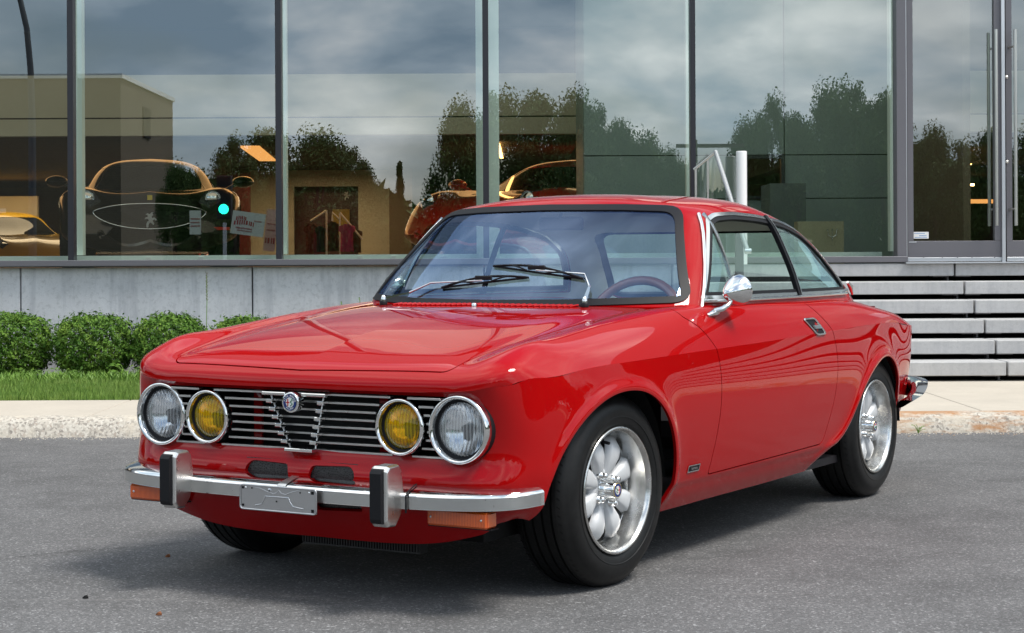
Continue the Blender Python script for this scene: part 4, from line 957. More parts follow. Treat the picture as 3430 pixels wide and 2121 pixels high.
# pavement as separate flags with open joints
flx = [-30, -15, -9.6, -6.15, -4.3, -2.45, -.6, 1.20, 2.72, 5.6, 9, 16, 30]
pv = bpy.data.objects.new('pavement', None); link(pv); pv['kind'] = 'structure'
for a_, b_2 in zip(flx[:-1], flx[1:]):
    m = MB(); yb_ = 11.50 if b_2 <= 1.3 else 12.95
    m.box((a_+.004, 10.424, -.05), (b_2-.004, yb_, .110), .004); m.build('pavement_slab', 'pavement_concrete', pv)
m = MB(); m.box((-30, 11.504, -.1), (1.19, 14.45, .085)); place(m.build('planting_bed', simple('soil', (.045, .032, .02), .95)))
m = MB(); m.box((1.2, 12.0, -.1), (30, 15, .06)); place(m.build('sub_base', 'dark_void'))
# grass
g = G('grass_blade'); oi = g.n('ShaderNodeNewGeometry'); v = g.coord(); gn = g.noise(v, 5, 3)
col = g.mix(oi.outputs['Random Per Island'], (.09, .18, .02), (.19, .32, .05)); col = g.mix(g.ramp(gn, [(.4, 0.), (.7, .5)]), col, (.28, .36, .08))
M['grass'] = g.pr(col, .6); 
def blades(name, n, xr, yr, hr, mat, z0=.085, wd=.003, lean=.35, kind='stuff', label=None, dens=None):
    x = rng.uniform(*xr, n); y = rng.uniform(*yr, n); h = rng.uniform(*hr, n); a = rng.uniform(0, 2*np.pi, n); l_ = rng.uniform(0, lean, n)*h; la = rng.uniform(0, 2*np.pi, n)
    dx, dy = np.cos(a)*wd, np.sin(a)*wd; b = np.stack([x, y, np.full(n, z0)], -1)
    V = np.stack([b-np.stack([dx, dy, 0*x], -1), b+np.stack([dx, dy, 0*x], -1), b+np.stack([l_*np.cos(la)*.4+dx*.6, l_*np.sin(la)*.4+dy*.6, h*.6], -1), b+np.stack([l_*np.cos(la), l_*np.sin(la), h], -1), b+np.stack([l_*np.cos(la)*.4-dx*.6, l_*np.sin(la)*.4-dy*.6, h*.6], -1)], 1).reshape(-1, 3)
    i = np.arange(n)*5; F = np.stack([i, i+1, i+2, i+4], -1); T = np.stack([i+4, i+2, i+3], -1)
    me = bpy.data.meshes.new(name); me.from_pydata(V.tolist(), [], F.tolist()+T.tolist()); me.materials.append(M[mat]); o = link(bpy.data.objects.new(name, me)); o['kind'] = kind
    return o
gp = MB(); gp.box((-6.6, 11.51, .084), (1.15, 13.30, .089)); place(gp.build('turf_base', simple('turf_soil', (.07, .11, .025), .95)))
tag(blades('grass', 60000, (-5.6, -.3), (11.52, 13.25), (.035, .075), 'grass'), 'mown lawn strip between the pavement and the bushes', 'grass')
g = G('weed_leaf'); oi = g.n('ShaderNodeNewGeometry'); M['weed'] = g.pr(g.mix(oi.outputs['Random Per Island'], (.12, .24, .03), (.22, .36, .06)), .5)
tag(blades('ground_cover', 9000, (-5.6, -.6), (13.1, 13.55), (.03, .11), 'weed', wd=.008, lean=.9), 'pale green weeds along the foot of the bushes', 'weeds')
# ---- leaves
def leaf_cloud(P, D, size, sr=.35):
    """small folded leaves at points P, facing roughly along D"""
    n = len(P); D = D/np.maximum(np.linalg.norm(D, axis=1, keepdims=True), 1e-9); r = rng.normal(size=(n, 3)); 
    t = np.cross(D, r); t /= np.linalg.norm(t, axis=1, keepdims=True); b = np.cross(D, t); s = size*(1+sr*rng.normal(size=(n, 1)))
    V = np.stack([P-t*s, P-b*s*.45+D*s*.12, P+t*s, P+b*s*.45+D*s*.12], 1).reshape(-1, 3); i = np.arange(n)*4
    F = np.concatenate([np.stack([i, i+1, i+2], -1), np.stack([i, i+2, i+3], -1)]); return V, F
def leaf_obj(name, P, D, size, mat, parent=None):
    V, F = leaf_cloud(P, D, size); me = bpy.data.meshes.new(name); me.from_pydata(V.tolist(), [], F.tolist()); me.materials.append(M[mat]); return link(bpy.data.objects.new(name, me), parent)
def leafmat(name, c1, c2, c3):
    g = G(name); oi = g.n('ShaderNodeNewGeometry'); v = g.coord(); nn = g.noise(v, 9 if 'bush' in name else .9, 3)
    col = g.mix(oi.outputs['Random Per Island'], c1, c2); col = g.mix(g.ramp(nn, [(.5, 0.), (.72, .7)]), col, c3); M[name] = g.pr(col, .6, Specular_IOR_Level=.25)
leafmat('bush_leaf', (.036, .10, .010), (.11, .22, .024), (.23, .34, .045)); leafmat('tree_leaf', (.035, .075, .016), (.075, .13, .03), (.12, .18, .045)); simple('bark', (.06, .045, .03), .9)
bush_labels = {0: 'round clipped bush at the far left of the concrete wall', 1: 'round clipped bush, second from the left along the wall', 2: 'round clipped bush between the second bush and the tall seed stalk', 3: 'round clipped bush whose top just shows above the red bonnet'}
for k, (u, wpx, top) in enumerate(((28, 190, 742), (223, 192, 745), (405, 178, 745), (583, 160, 752))):
    d = 13.78; x, zt = PX(u, top, d); rx = wpx/2*d/F4*.97; t = thing('bush', bush_labels[k], 'bush', (x, d, .085), 0, 'bushes along the concrete wall'); H = zt-.085
    n = 15000; a = rng.uniform(0, 2*np.pi, n); ph = np.arccos(rng.uniform(-1, 1, n)); dr = np.stack([np.sin(ph)*np.cos(a), np.sin(ph)*np.sin(a), np.cos(ph)], -1)
    sup = (np.abs(dr)**2.7).sum(-1)**(-1/2.7); bumpy = 1+.10*np.sin(dr[:, 0]*9+k)*np.sin(dr[:, 1]*8+k*2)*np.sin(dr[:, 2]*9)+.05*np.sin(dr[:, 0]*21+dr[:, 2]*17+k)
    rad = sup*bumpy*rng.uniform(.55, 1, n)**.45; tip = (rng.random(n) < .10) & (dr[:, 2] > -.1); rad[tip] *= rng.uniform(1.02, 1.16, tip.sum())
    P = dr*rad[:, None]*np.array([rx, .30, H*.5*.92])+np.array([0, 0, H*.5]); P[:, 2] = np.maximum(P[:, 2], .02)
    leaf_obj('foliage', P, dr+rng.normal(size=(n, 3))*.7+np.array([0, 0, .3]), .0125, 'bush_leaf', t)
    m = MB()
    for q in range(9): aa = q*.7; m.tube([(.02*math.cos(aa), .02*math.sin(aa), 0), (.10*math.cos(aa), .10*math.sin(aa), H*.3), (rx*.7*math.cos(aa), .2*math.sin(aa), H*.72)], [.008, .006, .003], 5)
    m.build('stem', 'bark', t)
# weeds and the seed stalk
def weed(u, v, d, h, n, lab, mat='weed'):
    x, z = PX(u, v, d); t = thing('weed', lab, 'weed', (x, d, .085)); m = MB()
    for i in range(n):
        a = i*2.4; l = h*(.4+.6*((i*37) % 10)/10); tip = (math.cos(a)*h*.5, math.sin(a)*h*.3, l); 
        m.tube([(0, 0, 0), (tip[0]*.4, tip[1]*.4, l*.7), tip], .0018, 4)
        w_ = h*.14; c = Vector(tip); m.add([c, c+Vector((math.cos(a)*w_, math.sin(a)*w_, w_*.4)), c+Vector((math.cos(a)*w_*2.2, math.sin(a)*w_*2, -w_*.1)), c+Vector((math.cos(a+1)*w_*.9, math.sin(a+1)*w_*.9, -w_*.1))], [(0, 1, 2, 3)])
        c = c*.6; m.add([c, c+Vector((math.cos(a+2)*w_, math.sin(a+2)*w_, w_*.4)), c+Vector((math.cos(a+2)*w_*2., math.sin(a+2)*w_*2, 0)), c+Vector((math.cos(a+3)*w_*.9, math.sin(a+3)*w_*.9, 0))], [(0, 1, 2, 3)])
    m.build('leaf', mat, t)['kind'] = 'stuff'; return t
weed(65, 890, 13.35, .13, 14, 'low leafy weed in front of the leftmost bush'); weed(150, 885, 13.35, .13, 16, 'pale star shaped weed at the gap between the first two bushes')
weed(300, 880, 13.3, .16, 18, 'bright green leafy weed below the gap after the second bush')
def sprig(u, v, d, lab):
    x, zt = PX(u, v, d); t = thing('weed', lab, 'weed', (x, d, .085)); H = zt-.085; m = MB(); m.tube([(0, 0, 0), (.02, 0, H*.6), (0, 0, H)], .003, 5); m.build('stem', 'weed', t); m = MB()
    for i in range(16):
        a = i*2.4; z = H*(.70+.30*i/15); l_ = .035*(1.3-i/22); c = Vector((0, 0, z)); e = Vector((math.cos(a), math.sin(a), .45)); sd2 = Vector((-math.sin(a), math.cos(a), 0)); m.add([c, c+e*l_*.5+sd2*l_*.25, c+e*l_, c+e*l_*.5-sd2*l_*.25], [(0, 1, 2, 3)])
    tag(m.build('leaf', 'weed', t), kind='stuff')
sprig(815, 722, 14.1, 'leafy green sprig rising behind the red bonnet'); sprig(858, 712, 14.1, 'taller leafy green sprig closest to the windshield pillar')
x, z0 = PX(490, 905, 13.9); t = thing('seed_stalk', 'tall thin weed stalk with a brown seed head rising against the concrete wall', 'weed', (x, 13.9, .085)); m = MB()
m.tube([(0, 0, 0), (.006, 0, .35), (.012, 0, .60), (.01, 0, .80)], .003, 5); m.build('stalk', 'weed', t); m = MB()
for i in range(26): zz_ = .60+i*.0085; a = i*2.4; m.tube([(.011, 0, zz_), (.011+.012*math.cos(a), .012*math.sin(a), zz_+.016)], [.003, .001], 4)
m.build('seed_head', simple('seed_brown', (.13, .09, .03), .8), t)
x, _ = PX(2190, 1020, 10.2); t = weed(2190, 1020, 10.2, .055, 9, 'small green weed growing from the foot of the kerb behind the car'); t.location = (x, 10.2, 0)
# ---- the showroom building
B = thing('showroom_building', 'glass fronted car showroom with grey frames, tall glass doors and a concrete base wall', 'building', (0, FD, 0))
def bb(name, mat, lo, hi, parent=B, bev=0):
    m = MB(); ox = parent.matrix_local.translation if False else None
    m.box((lo[0], lo[1]-FD, lo[2]), (hi[0], hi[1]-FD, hi[2]), bev); return m.build(name, mat, parent)
pan_x = [ux(603, 14.38)+1.857*k for k in range(-6, 2)] + [1.28]
for a_, b_2 in zip(pan_x[:-1], pan_x[1:]):
    if b_2-a_ > .2: bb('wall_panel', 'panel_concrete', (a_+.006, 14.36, -.1), (b_2-.006, 14.55, .945), bev=.004)
bb('wall_backing', 'dark_void', (-12, 14.50, -.1), (1.28, 14.6, .93))
bb('sill_frame', 'grey_frame', (-14, 14.28, .957), (ux(2160, FD), 14.44, 1.004), bev=.003); bb('drip_edge', 'dark_mullion', (-14, 14.30, .949), (ux(2160, FD), 14.42, .956))
mull = [-320-494, -320, 173, 668, 1161.5, 1655]; ZT = 5.4
for u in mull:
    x = ux(u, 14.38); hw = .0235 if u != 1655 else .021
    bb('mullion', 'dark_mullion', (x-hw, 14.33, 1.005), (x+hw, 14.43, ZT)); 
    if u == 1161.5: bb('column', 'pale_fin', (ux(1138.5, 14.56), 14.48, 1.005), (ux(1193, 14.56), 14.72, ZT))
    else: bb('inner_post', 'pale_fin', (x-.030, 14.60, 1.045), (x+.030, 14.70, ZT))
x5 = ux(2149, 14.38); bb('door_post', 'grey_frame', (x5-.037, 14.30, .957), (x5+.037, 14.45, ZT)); bb('inner_post', 'pale_fin', (x5-.03, 14.60, 1.045), (x5+.03, 14.70, ZT))
edges = mull+[2149]
for a_, b_2 in zip(edges[:-1], edges[1:]):
    xa, xb = ux(a_, 14.38)+.02, ux(b_2, 14.38)-.02; m = MB(); m.add([(xa, 14.40-FD, 1.0), (xb, 14.40-FD, 1.0), (xb, 14.40-FD, ZT), (xa, 14.40-FD, ZT)], [(0, 1, 2, 3)]); m.build('window_pane', 'showroom_glass', B)
bb('head_frame', 'grey_frame', (-16, 14.30, ZT), (12, 14.5, ZT+.12)); bb('fascia', simple('fascia_metal', (.30, .31, .32), .45, .4), (-16, 14.1, ZT+.125), (30, 24, ZT+1.9))
bb('inner_sill', 'pale_fin', (-14, 14.50, .95), (ux(2100, 14.6), 14.62, 1.040)); 
for u in (355, 860, 480, 940, 1060): bb('sill_bracket', 'white_paint', (ux(u, 14.5)-.02, 14.485, .985), (ux(u, 14.5)+.02, 14.499, 1.025))
bb('wall_panel', 'panel_concrete', (14.7, 14.36, -.1), (30, 14.55, .945)); bb('side_wall', 'dark_wall', (30, 14.6, 0), (30.2, 33, 5.2))
# doors
def door_leaf(u0, u1, gl0, gl1, name='door'):
    x0, x1, g0_, g1_ = [ux(q, 14.35) for q in (u0, u1, gl0, gl1)]
    m = MB(); zb, zr = .972, 1.125
    m.box((x0, -.06, zb), (x1, -.01, zr), .002).box((x0, -.06, zr+.001), (g0_, -.01, ZT-.8)).box((g1_, -.06, zr+.001), (x1, -.01, ZT-.8)); dr = m.build(name, 'grey_frame', B)
    m = MB(); m.add([(g0_, -.03, zr), (g1_, -.03, zr), (g1_, -.03, ZT-.8), (g0_, -.03, ZT-.8)], [(0, 1, 2, 3)]); m.build('door_pane', 'showroom_glass', dr)
    m = MB(); m.box((x0, -.067, .962), (x1, -.0605, .993), .002); m.build('kick_strip', 'silver_frame', dr)
    return dr
d1_ = door_leaf(2167, 2392, 2181, 2375); d2_ = door_leaf(2403, 2640, 2417, 2622)
for k, u in enumerate((2200, 2236, 2273, 2310, 2352)): 
    if k != 3: pass
bb('door_jamb', 'silver_frame', (ux(2160.5, 14.32), 14.31, .957), (ux(2166, 14.32), 14.40, ZT)); bb('meeting_stile', 'silver_frame', (ux(2393.5, 14.32), 14.32, .957), (ux(2401.5, 14.32), 14.40, ZT))
bb('threshold', 'silver_frame', (ux(2160, 14.3), 14.25, .945), (5.6, 14.45, .957))
bb('transom', 'grey_frame', (ux(2166, 14.3), 14.34, ZT-.8), (5.6, 14.44, ZT-.7))
m = MB(); m.add([(ux(2166, 14.4), 0, ZT-.7), (5.6, 0, ZT-.7), (5.6, 0, ZT), (ux(2166, 14.4), 0, ZT)], [(0, 1, 2, 3)]); m.build('window_pane', 'showroom_glass', B)
bb('door_post', 'grey_frame', (5.0, 14.30, .957), (5.6, 14.45, ZT)); m = MB(); m.add([(5.6, 0, 1.), (30, 0, 1.), (30, 0, ZT), (5.6, 0, ZT)], [(0, 1, 2, 3)]); m.build('window_pane', 'showroom_glass', B)
def pull(u, dr, sgn):
    x = ux(u, 14.25); zt, zb_ = PX(u, 70, 14.25)[1], PX(u, 539, 14.25)[1]; m = MB(); m.tube([(x, -.145, zb_), (x, -.145, zt)], .0135, 12)
    for v_ in (110, 499): z = PX(u, v_, 14.25)[1]; m.tube([(x, -.145, z), (x+sgn*.03, -.06, z)], .009, 8)
    m.build('pull_handle', 'stainless', dr)
    m = MB(); m.tube([(x, .07, zb_), (x, .07, zt)], .0135, 10); m.build('pull_handle', 'stainless', dr)
pull(2381, d1_, 1); pull(2427, d2_, -1)
for v_ in (183, 386):
    x, z = PX(2409, v_, 14.3); m = MB(); m.lathe([(0, -.072), (.012, -.070), (.014, -.060)], 'y', 14, (x, 0, z)); m.build('lock_cylinder', 'stainless', d2_)
for u in (2206, 2250, 2286, 2321, 2375): x, z = PX(u, 615, 14.33); m = MB(); m.lathe([(0, -.0695), (.004, -.0685), (.004, -.067)], 'y', 8, (x, 0, z)); m.build('screw', 'dark_mullion', d1_)
# sticker on the door glass
xa, za = PX(2182, 554, 14.36); xb, zb_ = PX(2218, 570, 14.36); m = MB(); m.box((xa, -.034, zb_), (xb, -.032, za)); stk = m.build('door_sticker', 'white_enamel', d1_)
m = MB()
[m.box((xa+.045+k*.006, -.0345, zb_+.020), (xa+.049+k*.006, -.0342, zb_+.027)) for k in range(10)]; [m.box((xa+.010+k*.009, -.0345, zb_+.007), (xa+.016+k*.009, -.0342, zb_+.012)) for k in range(11)]; m.box((xa+.004, -.0345, za-.014), (xb-.03, -.0342, za-.010)); m.build('sticker_print', simple('print_blue', (.08, .25, .55), .5), d1_)['kind'] = 'stuff'
m = MB(); x, z = PX(2183, 578, 14.33); m.box((x-.04, -.0625, z-.005), (x+.02, -.0605, z+.003)); m.build('small_label', 'silver_frame', d1_)
# interior
g = G('beige_wall'); v = g.coord(); M['beige'] = g.pr(g.ramp(g.noise(v, 1.5, 3), [(.3, (.50, .45, .31)), (.7, (.56, .50, .36))]), .8)
simple('green_grey', (.26, .33, .30), .5); simple('shaded_green_grey', (.12, .14, .13), .6); simple('floor_tile', (.12, .10, .09), .25); simple('dark_red_wall', (.09, .008, .010), .4); simple('ceiling_dark', (.05, .04, .035), .8)
bb('floor', 'floor_tile', (-16, 14.72, .84), (12, 40, .90)); bb('ceiling', 'ceiling_dark', (-16, 19.2, 2.33), (ux(1395, 19), 34, 2.40)); bb('ceiling', 'ceiling_dark', (-16, 14.6, 5.2), (12, 40, 5.3))
db = 19.0; xr_ = ux(1395, db)
zb_, zj, zt = PX(1222, 320, db)[1], PX(1222, 278, db)[1], PX(1222, 175, db)[1]
bb('bulkhead_panel', 'beige', (-16, db, zb_), (xr_, db+.15, zj-.008)); bb('bulkhead_panel', 'beige', (-16, db, zj+.008), (xr_, db+.15, zt)); xq = ux(2182, db); bb('bulkhead_panel', 'beige', (xq, db, zb_), (12, db+.15, zj-.008)); bb('bulkhead_panel', 'beige', (xq, db, zj+.008), (12, db+.15, zt)); bb('ceiling', 'ceiling_dark', (xq, 19.2, 2.33), (12, 34, 2.40))
bb('bulkhead_core', 'dark_void', (-16, db+.05, zb_+.01), (xr_-.01, db+.14, zt-.01))
bb('back_wall', 'dark_wall', (-16, 33, .78), (12, 33.2, 5.2)); bb('side_wall', 'dark_wall', (-16.2, 14.6, .78), (-16, 33, 5.2)); bb('back_wall', 'dark_wall', (12, 20, .78), (30, 20.2, 5.2)); 
dg_ = 17.0; gx = [ux(1395, dg_), ux(1874, dg_), ux(2170, dg_)]; gz = [.78, PX(1700, 475, dg_)[1], PX(1700, 371, dg_)[1], 3.9, 5.2]
for i in range(2):
    for k in range(4):
        a_, b_2 = gx[i]+.005, gx[i+1]-.005
        if i == 0 and k == 1: b_2 = ux(1780, dg_)
        bb('wall_cladding', 'green_grey', (a_, dg_, gz[k]+.005), (b_2, dg_+.06, gz[k+1]-.005))
bb('cladding_core', 'dark_void', (gx[0]+.01, dg_+.05, .78), (ux(1779, dg_), dg_+.09, 5.15)); bb('cladding_core', 'dark_void', (ux(1875, dg_), dg_+.05, .78), (gx[2]-.01, dg_+.09, 5.15)); bb('cladding_return', 'green_grey', (gx[0], dg_+.1, .78), (gx[0]+.08, 19, 5.1)); bb('cladding_return', 'dark_wall', (gx[2]-.06, 14.7, .78), (gx[2], dg_+.1, 5.1))
m = MB(); xa, za = PX(1780, 371, dg_-.03); xb, zb2 = PX(1874, 475, dg_-.03)
for lo_, hi_ in (((xa, 0, zb2), (xa+.03, .09, za)), ((xb-.03, 0, zb2), (xb, .09, za)), ((xa+.03, 0, za-.03), (xb-.03, .09, za)), ((xa+.03, 0, zb2), (xb-.03, .09, zb2+.03))): m.box((lo_[0], dg_-.03-FD, lo_[2]), (hi_[0], dg_+.06-FD, hi_[2]))
m.build('hatch_frame', 'dark_mullion', B)
bb('shaded_wall_volume', 'shaded_green_grey', (ux(1840, 16), 16.0, .78), (ux(1925, 16), 16.6, PX(1880, 438, 16)[1]))  # darker wall volume; the slanted shade is put into its colour
# warm lit beige wall and dark red niche
dw = 27.; 
def wall_px(name, mat, u0, v0, u1, v1, d, th=.1): xa, za = PX(u0, v0, d); xb, zb_ = PX(u1, v1, d); return bb(name, mat, (xa, d, zb_), (xb, d+th, za))
wall_px('partition', 'beige', 560, 372, 702, 700, dw); wall_px('partition', 'beige', 856, 372, 930, 700, dw); wall_px('partition', 'beige', 702, 372, 856, 445, dw); wall_px('niche_wall', 'dark_red_wall', 690, 440, 870, 700, dw+.6)
wall_px('partition', 'dark_wall', 930, 330, 985, 700, dw-.5); wall_px('partition', 'dark_red_wall', 557, 322, 597, 700, dw-1.); wall_px('partition', 'beige', -200, 470, 90, 700, 30.)
wall_px('picture_panel', simple('yellow_panel', (.45, .26, .01), .5), 795, 500, 835, 560, dw+.5, .03)
def lightbar(name, mat, a, b, w_, lab):
    m = MB(); (xa, za), (xb, zb_) = PX(*a), PX(*b); m.box((-.5, -.03, -.02), (.5, .03, .02)); d_ = (a[2]+b[2])/2; L = Vector((xb-xa, b[2]-a[2], zb_-za))
    rot = L.to_track_quat('X', 'Z').to_matrix().to_4x4(); m.xf(rot @ Matrix.Diagonal((L.length, w_/.06, w_/.06, 1))); o = m.build(name, mat); o.location = ((xa+xb)/2, (a[2]+b[2])/2, (za+zb_)/2); tag(o, lab, 'ceiling light'); return o
lightbar('linear_light', 'warm_light', (205, 346, 26), (460, 346, 26), .022, 'upper of the two long thin warm ceiling lights above the black car'); lightbar('linear_light', 'warm_light', (160, 354, 24), (460, 354, 24), .022, 'lower of the two long thin warm ceiling lights above the black car')
lightbar('linear_light', 'warm_light', (1081, 326, 20.5), (1102, 376, 24), .045, 'short tilted orange light bar left of the pale column'); lightbar('linear_light', 'warm_light', (1190, 345, 20.5), (1199, 376, 24), .045, 'short tilted orange light bar right of the pale column')
lightbar('linear_light', 'warm_light', (2255, 416, 26), (2320, 392, 22), .016, 'thin slanting light behind the door glass'); lightbar('linear_light', 'warm_light', (1170, 405, 30), (1000, 405, 30), .012, 'very thin light line left of the pale column above the red car')
lightbar('linear_light', 'cove_light', (2245, 481, 30), (2378, 481, 30), .10, 'broad dim orange cove light behind the door glass')
m = MB(); 
def wedge(u, pts, d0, d1): pass
xs_ = [PX(690, 372, dw-.12), PX(860, 372, dw-.12)]; lightbar('cove_light', 'cove_light', (600, 376, dw-.2), (905, 376, dw-.2), .10, 'long orange cove light along the top of the beige partition'); lightbar('cove_light', 'cove_light', (270, 381, 30), (560, 381, 30), .12, 'long orange cove light at the back above the black car'); lightbar('cove_light', 'cove_light', (60, 335, 21), (200, 393, 27), .18, 'sloping orange glowing bar for reflected cove light at the far left under the bulkhead'); lightbar('cove_light', 'cove_light', (598, 338, 21), (640, 372, 24), .22, 'short sloping orange cove light beside the dark red column')  # far-left sloping bar is a glowing stand-in for reflected cove lighting
for i, (u, v_) in enumerate(((381, 376), (494, 376), (702, 361), (715, 371), (2253, 444), (2286, 458), (2322, 444), (2265, 432), (820, 383), (2410, 430))):
    x, z = PX(u, v_, 26); m = MB(); m.lathe([(0, 0), (.028, .0), (.03, .03), (0, .03)], 'z', 10); o = m.build('downlight', 'warm_spot'); o.location = (x, 26, z); tag(o, ['small downlight above the middle of the black car', 'small downlight above the right end of the black car', 'upper small downlight right of the second mullion', 'lower small downlight right of the second mullion', 'left small downlight behind the door glass', 'lowest small downlight behind the door glass', 'right small downlight behind the door glass', 'topmost small downlight behind the door glass', 'small downlight over the dark red niche', 'small downlight behind the right hand door leaf'][i], 'ceiling light', 'small round downlights')
# added area lights: some for the lit ceiling fittings, others only to brighten
for (x, y, z, sx_, sy_, e, cc_) in ((-4.4, 22.8, 2.26, 5.5, 3.4, 46, (1, .50, .20)), (-2.7, 25.4, 2.26, 2, 1, 22, (1, .7, .45)), (.1, 22.6, 2.26, 3.0, 2.2, 14, (1, .50, .20)), (-7, 29., 2.26, 6, 1., 40, (1, .72, .45)), (3.4, 26, 4.6, 4, 3, 30, (1, .62, .3)), (3.2, 15.9, 5.1, 4, 2.2, 30, (1, .9, .78)), (-5., 16.6, 5.1, 12, 3.4, 52, (1, .85, .68))):
    l = bpy.data.lights.new('showroom_fill_light', 'AREA'); l.shape = 'RECTANGLE'; l.size = sx_; l.size_y = sy_; l.energy = e; l.color = cc_; o = bpy.data.objects.new('showroom_fill_light', l); link(o); o.location = (x, y, z)
# emblem plate (trident) on its beige stand
wall_px('display_panel', simple('cream_panel', (.40, .36, .22), .6), 1905, 529, 2015, 700, 15.4, .2)
x, z = PX(1987, 560, 15.38); m = MB(); s_ = .0036
for q in (-1, 0, 1):
    xx = q*9*s_; m.tube([(x+xx*(1.25 if q else 1), .97, z+12*s_), (x+xx*1.0, .97, z-2*s_)], .0032, 5); m.tube([(x+xx*1.25-2.5*s_, .97, z+9*s_), (x+xx*1.25, .97, z+14*s_), (x+xx*1.25+2.5*s_, .97, z+9*s_)], .0022, 4)
m.tube([(x-9*s_, .97, z-2*s_), (x, .97, z-7*s_), (x+9*s_, .97, z-2*s_)], .0035, 5); m.tube([(x, .97, z-4*s_), (x, .97, z-16*s_)], .0035, 5); m.build('trident_emblem', 'chrome', B)
# horse emblem over the niche
HORSE = [(-4,-9),(-2,-9),(-1,-4),(1,-3),(4,-6),(5,-4),(3,-1),(5,1),(7,-1),(8,1),(5,3),(3,2),(2,4),(4,6),(3,8),(5,9),(2,9),(0,7),(-3,8),(-5,6),(-3,6),(-2,4),(-5,3),(-6,1),(-4,1),(-2,1),(-1,-1),(-3,-2),(-4,-5)]
def horse(m, x, y, z, s): m.prism([(x+a*s, z+b*s) for a, b in HORSE[::-1]], 'y', y, y+.01); return m
x, z = PX(828, 468, dw+.55); m = MB(); horse(m, x, dw+.55-FD, z, .0075); m.build('horse_emblem', 'white_enamel', B)
# ---- steps
ST = thing('entrance_steps', 'wide floating concrete entrance steps below the glass doors', 'steps', (0, 12.79, 0))
for k in range(6):
    y = k*.30; zt = .249+.1392*k; xj = 3.53
    for a_, b_2 in ((1.29, xj-.008), (xj+.008, 7.2), (7.216, 10.9), (10.916, 14.6)):
        m = MB(); m.box((a_, y, zt-.099), (b_2, y+.34, zt), .005); m.build('step_slab', 'step_concrete', ST)
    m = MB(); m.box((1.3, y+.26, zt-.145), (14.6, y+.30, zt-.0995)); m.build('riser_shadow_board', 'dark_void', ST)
    m = MB(); m.box((xj-.035, y+.12, zt-.139), (xj-.02, y+.2, zt-.100)); m.box((xj-.16, y+.06, zt-.108), (xj-.045, y+.2, zt-.1005)).box((xj+.02, y+.06, zt-.108), (xj+.14, y+.2, zt-.1005)); m.build('bracket', 'grey_frame', ST)
m = MB(); m.box((1.285, .35, -.1), (1.289, 1.9, .93)); m.build('side_board', 'panel_concrete', ST)
# white post and handrail on the steps
x, _ = PX(1771.5, 500, 14.05); zt = PX(1771, 361, 14.05)[1]; m = MB(); m.lathe([(.0, zt-.945), (.040, zt-.945-.002), (.0425, zt-.945-.01), (.0425, 0)], 'z', 32); o = m.build('post', 'white_paint'); o.location = (x, 14.05, .946); tag(o, 'white cylindrical post standing on the top step', 'post')
HR = thing('handrail', 'pale tubular stair handrail with a glass panel beside the white post', 'handrail', (ux(1710, 14.1), 14.1, .945)); ox, oy = HR.location.x, HR.location.y
m = MB(); zp = PX(1710, 363, 14.1)[1]-.945; xe, ze = PX(1785, 600, 12.75)
m.tube([(0, 0, zp), (xe-ox, 12.75-oy, ze-.945)], .018, 12); m.tube([(xe-ox-.02, 12.75-oy, ze-.945), (xe-ox+.025, 12.75-oy, ze-.945)], .021, 12); m.build('rail', 'silver_frame', HR)
m = MB(); x2, z2 = PX(1658, 405, 14.18); m.tube([(0, 0, zp), (x2-ox, 14.18-oy, z2-.945)], .012, 8); m.build('rail', 'stainless', HR)
for u, v_ in ((1691, 378), (1662, 404)):
    x2, z2 = PX(u, v_, 14.14); m = MB(); m.box((x2-ox-.008, .03, 0), (x2-ox+.008, .045, z2-.945)); m.build('baluster', 'stainless', HR)
x2, z2 = PX(1690, 380, 14.1); m = MB(); m.add([(x2-ox+.02, .01, .02), (.0, .01, .02), (.0, .01, zp-.03), (x2-ox+.02, .01, z2-.945-.02)], [(0, 1, 2, 3)]); m.build('glass_panel', 'balustrade_glass', HR)
x2, z2 = PX(1745, 560, 13.4); m = MB(); m.box((ux(1762, 13.4)-ox-.03, 13.3-oy, -.5), (ux(1762, 13.4)-ox+.03, 13.34-oy, PX(1762, 500, 13.4)[1]-.945)); m.build('baluster', 'grey_frame', HR)
